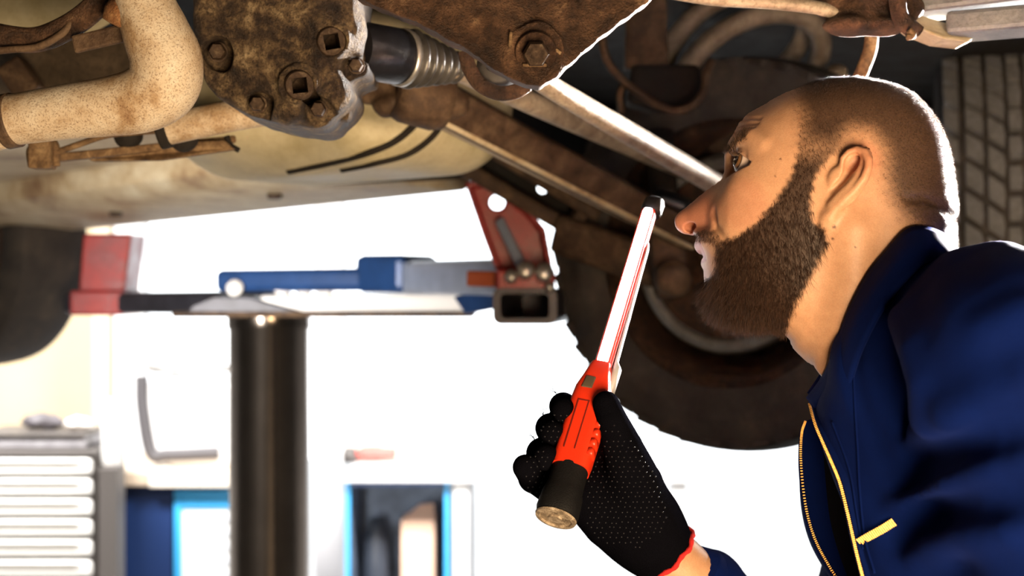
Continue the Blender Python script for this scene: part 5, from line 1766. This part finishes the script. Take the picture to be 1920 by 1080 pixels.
for sx in (tcx0 + 0.08, tcx1 - 0.04):
    for sy in (YT + 0.08, YT + 0.30):
        t_('castor', xf(lathe([(0.0001, -0.012), (0.03, -0.012), (0.03, 0.012), (0.0001, 0.012)], 20), frame_from((1, 0, 0), (sx, sy, 0.03))), M_LDK)
def lump(name, c, r, mat, label, cat, base=None, group=None):
    def sd(p):
        d = s_ell(p, c, r)
        d = smin(d, s_ell(p, np.array(c) + np.array([r[0] * 0.5, 0, -r[2] * 0.3]), np.array(r) * 0.7), r[2] * 0.4)
        d = d + r[2] * 0.10 * (np.sin(p[..., 0] * 7 / r[0]) * np.sin(p[..., 2] * 5 / r[2] + p[..., 1] * 20))
        return np.maximum(d, base - p[..., 2]) if base is not None else d
    m = max(r)
    v, f = surface(sd, np.array(c) - np.array(r) * 1.9, np.array(c) + np.array(r) * 1.9, m / 9)
    o = obj(name, v, f, mat, None)
    return tag(o, label, cat, group)
topz = tz + 0.02
M_GRIME = mat_plain('dark_grey_plastic', (0.10, 0.09, 0.10), 0.6, 0, 0.4, 20)
tray = thing('parts_tray', (P(70, 0, YT)[0], YT + 0.2, topz), 'grey shallow parts tray on the white tool cabinet', 'tray')
q = tp(tray)
q('tray_body', box(P(-60, 0, YT)[0], P(150, 0, YT)[0], YT + 0.06, YT + 0.34, topz, topz + 0.045), mat_plain('grey_tray', (0.32, 0.31, 0.33), 0.5, 0, 0.3, 15), bev=0.01)
q('tray_rim', box(P(-64, 0, YT)[0], P(153, 0, YT)[0], YT + 0.05, YT + 0.35, topz + 0.045, topz + 0.055), M_CAB, bev=0.003)
lump('hand_drill', (P(78, 0, YT + .2)[0], YT + 0.2, topz + 0.088), (0.075, 0.05, 0.03), M_GRIME, 'dark tool lying on the parts tray', 'tool', topz + 0.056)
lump('cloth_rag', (P(150, 0, YT + .2)[0], YT + 0.18, topz + 0.08), (0.05, 0.05, 0.024), mat_plain('rag_white', (0.78, 0.72, 0.66), 0.9), 'crumpled pale rag beside the dark tool on the tray', 'rag', topz + 0.056)
# white bottle beside the cabinet, on a narrow stand
bx = P(200, 0, YT)[0]
v, f = lathe([(0.0001, 0.0), (0.032, 0.0), (0.036, 0.01), (0.036, 0.17), (0.030, 0.19), (0.022, 0.195), (0.022, 0.215), (0.0001, 0.216)], 32)
bz = P(0, 878, YT)[2]
st = thing('tool_post', (bx, YT + 0.05, 0.0), 'narrow dark post standing beside the tool cabinet', 'post')
q = tp(st)
q('post', box(bx - 0.034, bx + 0.034, YT + 0.01, YT + 0.11, 0.03, bz), M_CAB, bev=0.004)
q('foot_plate', box(bx - 0.036, bx + 0.036, YT - 0.01, YT + 0.13, 0.0, 0.03), M_CAB, bev=0.004)
bot = thing('spray_bottle', (bx, YT + 0.06, bz), 'white bottle on the dark post by the tool cabinet', 'bottle')
part('bottle_body', (v + np.array([bx, YT + 0.06, bz]), f), mat_plain('white_bottle', (0.85, 0.84, 0.82), 0.35), bot)
part('bottle_cap', xf(lathe([(0.024, 0.0), (0.024, 0.03), (0.018, 0.034), (0.0001, 0.034)], 24), Matrix.Translation((bx, YT + 0.06, bz + 0.21))), M_WHITE, bot)

# ---- blue workbench cabinet
YB = 5.0
wz = P(0, 905, YB)[2]
wx0, wx1 = P(196, 0, YB)[0], P(470, 0, YB)[0]
bench = thing('workbench', (wx0 / 2 + wx1 / 2, YB + 0.3, 0.0), 'workbench with dark blue cabinet and pale wooden top', 'workbench')
q = tp(bench)
M_DBLUE = mat_plain('deep_blue', (0.008, 0.030, 0.12), 0.5)
M_CYAN = mat_plain('bright_blue', (0.05, 0.42, 0.85), 0.4)
q('carcass', box(wx0, wx1, YB + 0.03, YB + 0.6, 0.05, wz - 0.01), M_DBLUE, bev=0.004)
q('plinth', box(wx0 + 0.03, wx1 - 0.03, YB + 0.06, YB + 0.58, 0.0, 0.05), M_DBLUE)
q('bench_top', box(wx0 - 0.02, wx1 + 0.02, YB - 0.03, YB + 0.62, wz - 0.01, wz + 0.045), mat_plain('pale_wood', (0.62, 0.50, 0.38), 0.5, 0, 0.1, 8), bev=0.006)
q('top_edge', box(P(285, 0, YB)[0], wx1 + 0.02, YB - 0.045, YB - 0.03, wz - 0.012, wz + 0.05), mat_plain('edge_white', (0.82, 0.74, 0.64), 0.4), bev=0.004)
q('door', box(wx0 + 0.02, P(322, 0, YB)[0], YB + 0.012, YB + 0.03, 0.08, wz - 0.04), M_DBLUE, bev=0.006)
dr = q('door', box(P(335, 0, YB)[0], wx1 - 0.01, YB + 0.008, YB + 0.03, 0.08, wz - 0.10), M_WALL, bev=0.006)
q('door_frame', box(P(326, 0, YB)[0], P(340, 0, YB)[0], YB, YB + 0.03, 0.06, wz - 0.03), M_CYAN, dr, bev=0.003)
q('door_frame', box(P(340, 0, YB)[0], wx1, YB, YB + 0.03, wz - 0.10, wz - 0.03), M_CYAN, dr, bev=0.003)
for k in range(5):
    z0 = wz - 0.16 - 0.055 * k
    q('louvre', box(P(365, 0, YB)[0], wx1 - 0.03, YB + 0.002, YB + 0.008, z0, z0 + 0.035), mat_plain('louvre_grey', (0.62, 0.65, 0.70), 0.4), dr, bev=0.003)
# seat-like white moulded bin on the bench
bnz = wz + 0.045
pts = [(284, 712), (300, 706), (470, 716), (470, 868), (330, 868), (300, 840), (284, 760)]
b_in = thing('storage_bin', (P(370, 0, YB + 0.25)[0], YB + 0.25, bnz), 'white plastic bin with dark rim on the workbench', 'bin')
q = tp(b_in)
zb = lambda py: bnz + (868 - py) / FPX * (YB + .2)
prof = [np.array([P(a, 0, YB + 0.2)[0], YB + 0.12, zb(b)]) for a, b in pts]
q('bin_body', prism(prof, (0, 0.3, 0)), mat_plain('bin_white', (0.84, 0.84, 0.84), 0.4), bev=0.02)
q('bin_rim', sweep(spline([np.array([P(a, 0, YB + .2)[0], YB + 0.12, zb(b)]) for a, b in [(276, 700), (278, 760), (294, 842), (326, 846), (420, 842)]], 40), 0.026, 12), mat_plain('rim_grey', (0.07, 0.065, 0.07), 0.6))
sk = lump('plastic_sack', (P(350, 0, YB + .3)[0], YB + 0.28, zb(688)), (0.16, 0.10, 0.055), mat_plain('sack_grey', (0.30, 0.29, 0.28), 0.6, 0, 0.5, 12), 'crumpled grey sack heaped on the white bin', 'sack', zb(700))

# white pillar between the bench and the cabinet, thin pale pipe
struct('trim_2', box(P(590, 0, 5.6)[0], P(642, 0, 5.6)[0], 5.6, 5.7, 0, 3.6), M_WHITE)
struct('trim_3', box(P(215, 0, 5.9)[0], P(268, 0, 5.9)[0], 5.9, 6.0, 0, 3.2), M_WHITE)
struct('trim_4', box(P(180, 0, 5.95)[0], P(212, 0, 5.95)[0], 5.9, 6.0, 0, 3.2), mat_plain('tan_trim', (0.62, 0.50, 0.36), 0.6))

# ---- open-fronted blue cabinet
YO = 5.2
ox0, ox1 = P(648, 0, YO)[0], P(842, 0, YO)[0]
oz = P(0, 904, YO)[2]
oc = thing('open_cabinet', (ox0 / 2 + ox1 / 2, YO + 0.2, 0.0), 'open blue cabinet below the long white shelf', 'cabinet')
q = tp(oc)
M_SLATE = mat_plain('slate_back', (0.16, 0.21, 0.30), 0.6, 0, 0.5, 9)
q('back_panel', box(ox0, ox1, YO + 0.38, YO + 0.4, 0.02, oz), M_SLATE)
for a_, b_ in ((ox0, ox0 + 0.018), (ox1 - 0.018, ox1)):
    sp_ = q('side_panel', box(a_, b_, YO + 0.004, YO + 0.38, 0.02, oz), M_SLATE)
    q('edge_strip', box(a_, b_, YO - 0.002, YO + 0.004, 0.02, oz), M_CYAN, sp_)
q('top_panel', box(ox0 + 0.018, ox1 - 0.018, YO, YO + 0.38, oz - 0.018, oz), M_BLUE)
q('shelf', box(ox0 + 0.018, ox1 - 0.018, YO + 0.01, YO + 0.38, 0.30, 0.32), M_SLATE)
q('plinth', box(ox0, ox1, YO, YO + 0.4, 0.0, 0.02), M_BLUE)
crt = thing('cardboard_box', (P(790, 0, YO + .2)[0], YO + 0.2, 0.32), 'tall peach coloured carton standing inside the open blue cabinet', 'box')
q = tp(crt)
M_PEACH = mat_plain('peach_card', (0.78, 0.52, 0.38), 0.8, 0, 0.1, 10)
q('carton', box(P(752, 0, YO + .1)[0], P(815, 0, YO + .1)[0], YO + 0.1, YO + 0.26, 0.32, P(0, 975, YO + .1)[2]), M_PEACH, bev=0.004)
q('lid_flap', prism([(P(752, 0, YO + .1)[0], YO + 0.1, P(0, 975, YO + .1)[2]), (P(815, 0, YO + .1)[0], YO + 0.1, P(0, 975, YO + .1)[2]), (P(812, 0, YO + .1)[0], YO + 0.16, P(0, 948, YO + .1)[2]), (P(785, 0, YO + .1)[0], YO + 0.16, P(0, 950, YO + .1)[2])], (0, 0.006, 0)), M_PEACH)
v, f = lathe([(0.0001, 0), (0.05, 0), (0.055, 0.02), (0.05, 0.22), (0.03, 0.26), (0.022, 0.31), (0.0001, 0.312)], 32)
o = obj('oil_canister', v + np.array([P(705, 0, YO + .2)[0], YO + 0.2, 0.32]), f, mat_plain('dark_can', (0.05, 0.06, 0.08), 0.4), None)
tag(o, 'dark round canister standing inside the open blue cabinet', 'canister')
# long white shelf with a red tool and a pale machine
shz = P(0, 880, YO + 0.1)[2]
sh = thing('wall_bench', (P(800, 0, YO + .3)[0], YO + 0.45, 0.0), 'long white bench behind the lift piston', 'bench')
q = tp(sh)
sx0, sx1 = P(646, 0, YO)[0], P(1300, 0, YO)[0]
q('bench_top', box(sx0, sx1, YO - 0.04, YO + 0.75, oz + 0.004, shz), M_WHITE, bev=0.006)
for x in (sx1 - 0.06, ox1 + 0.05):
    for y in (YO + 0.02, YO + 0.68):
        q('leg', box(x - 0.03, x + 0.03, y - 0.03, y + 0.03, 0.0, oz + 0.004), M_WHITE)
gr = thing('angle_grinder', (P(700, 0, YO + .3)[0], YO + 0.3, shz), 'small red power tool on the long white bench', 'power tool')
gx = P(700, 0, YO + .3)[0]
part('tool_body', sweep(spline([(gx - 0.07, YO + .3, shz + 0.04), (gx, YO + .3, shz + 0.045), (gx + 0.10, YO + .3, shz + 0.04)], 12), [0.02] * 2 + [0.03] * 6 + [0.024] * 4, 20), mat_plain('tool_red', (0.62, 0.12, 0.10), 0.5), gr)
part('tool_head', xf(lathe([(0.0001, -0.035), (0.03, -0.035), (0.034, 0.0), (0.024, 0.03), (0.0001, 0.03)], 24), Matrix.Translation((gx - 0.10, YO + .3, shz + 0.036))), M_CAB, gr)
part('tool_case', box(gx - 0.13, gx + 0.16, YO + 0.36, YO + 0.5, shz, shz + 0.075), mat_plain('case_cream', (0.72, 0.66, 0.58), 0.5), gr, False, bev=0.01)
mc = thing('bench_machine', (P(855, 0, YO + .4)[0], YO + 0.4, shz), 'pale grey bench machine with upright column', 'machine')
mx = P(855, 0, YO + .4)[0]
M_PALE = mat_plain('pale_machine', (0.60, 0.64, 0.70), 0.4)
part('machine_base', box(mx - 0.13, mx + 0.09, YO + 0.3, YO + 0.52, shz, shz + 0.05), M_PALE, mc, False, bev=0.01)
part('machine_column', box(mx - 0.01, mx + 0.06, YO + 0.38, YO + 0.46, shz + 0.05, shz + 0.27), M_PALE, mc, False, bev=0.015)
part('machine_head', box(mx - 0.10, mx + 0.06, YO + 0.33, YO + 0.5, shz + 0.14, shz + 0.22), M_PALE, mc, False, bev=0.02)
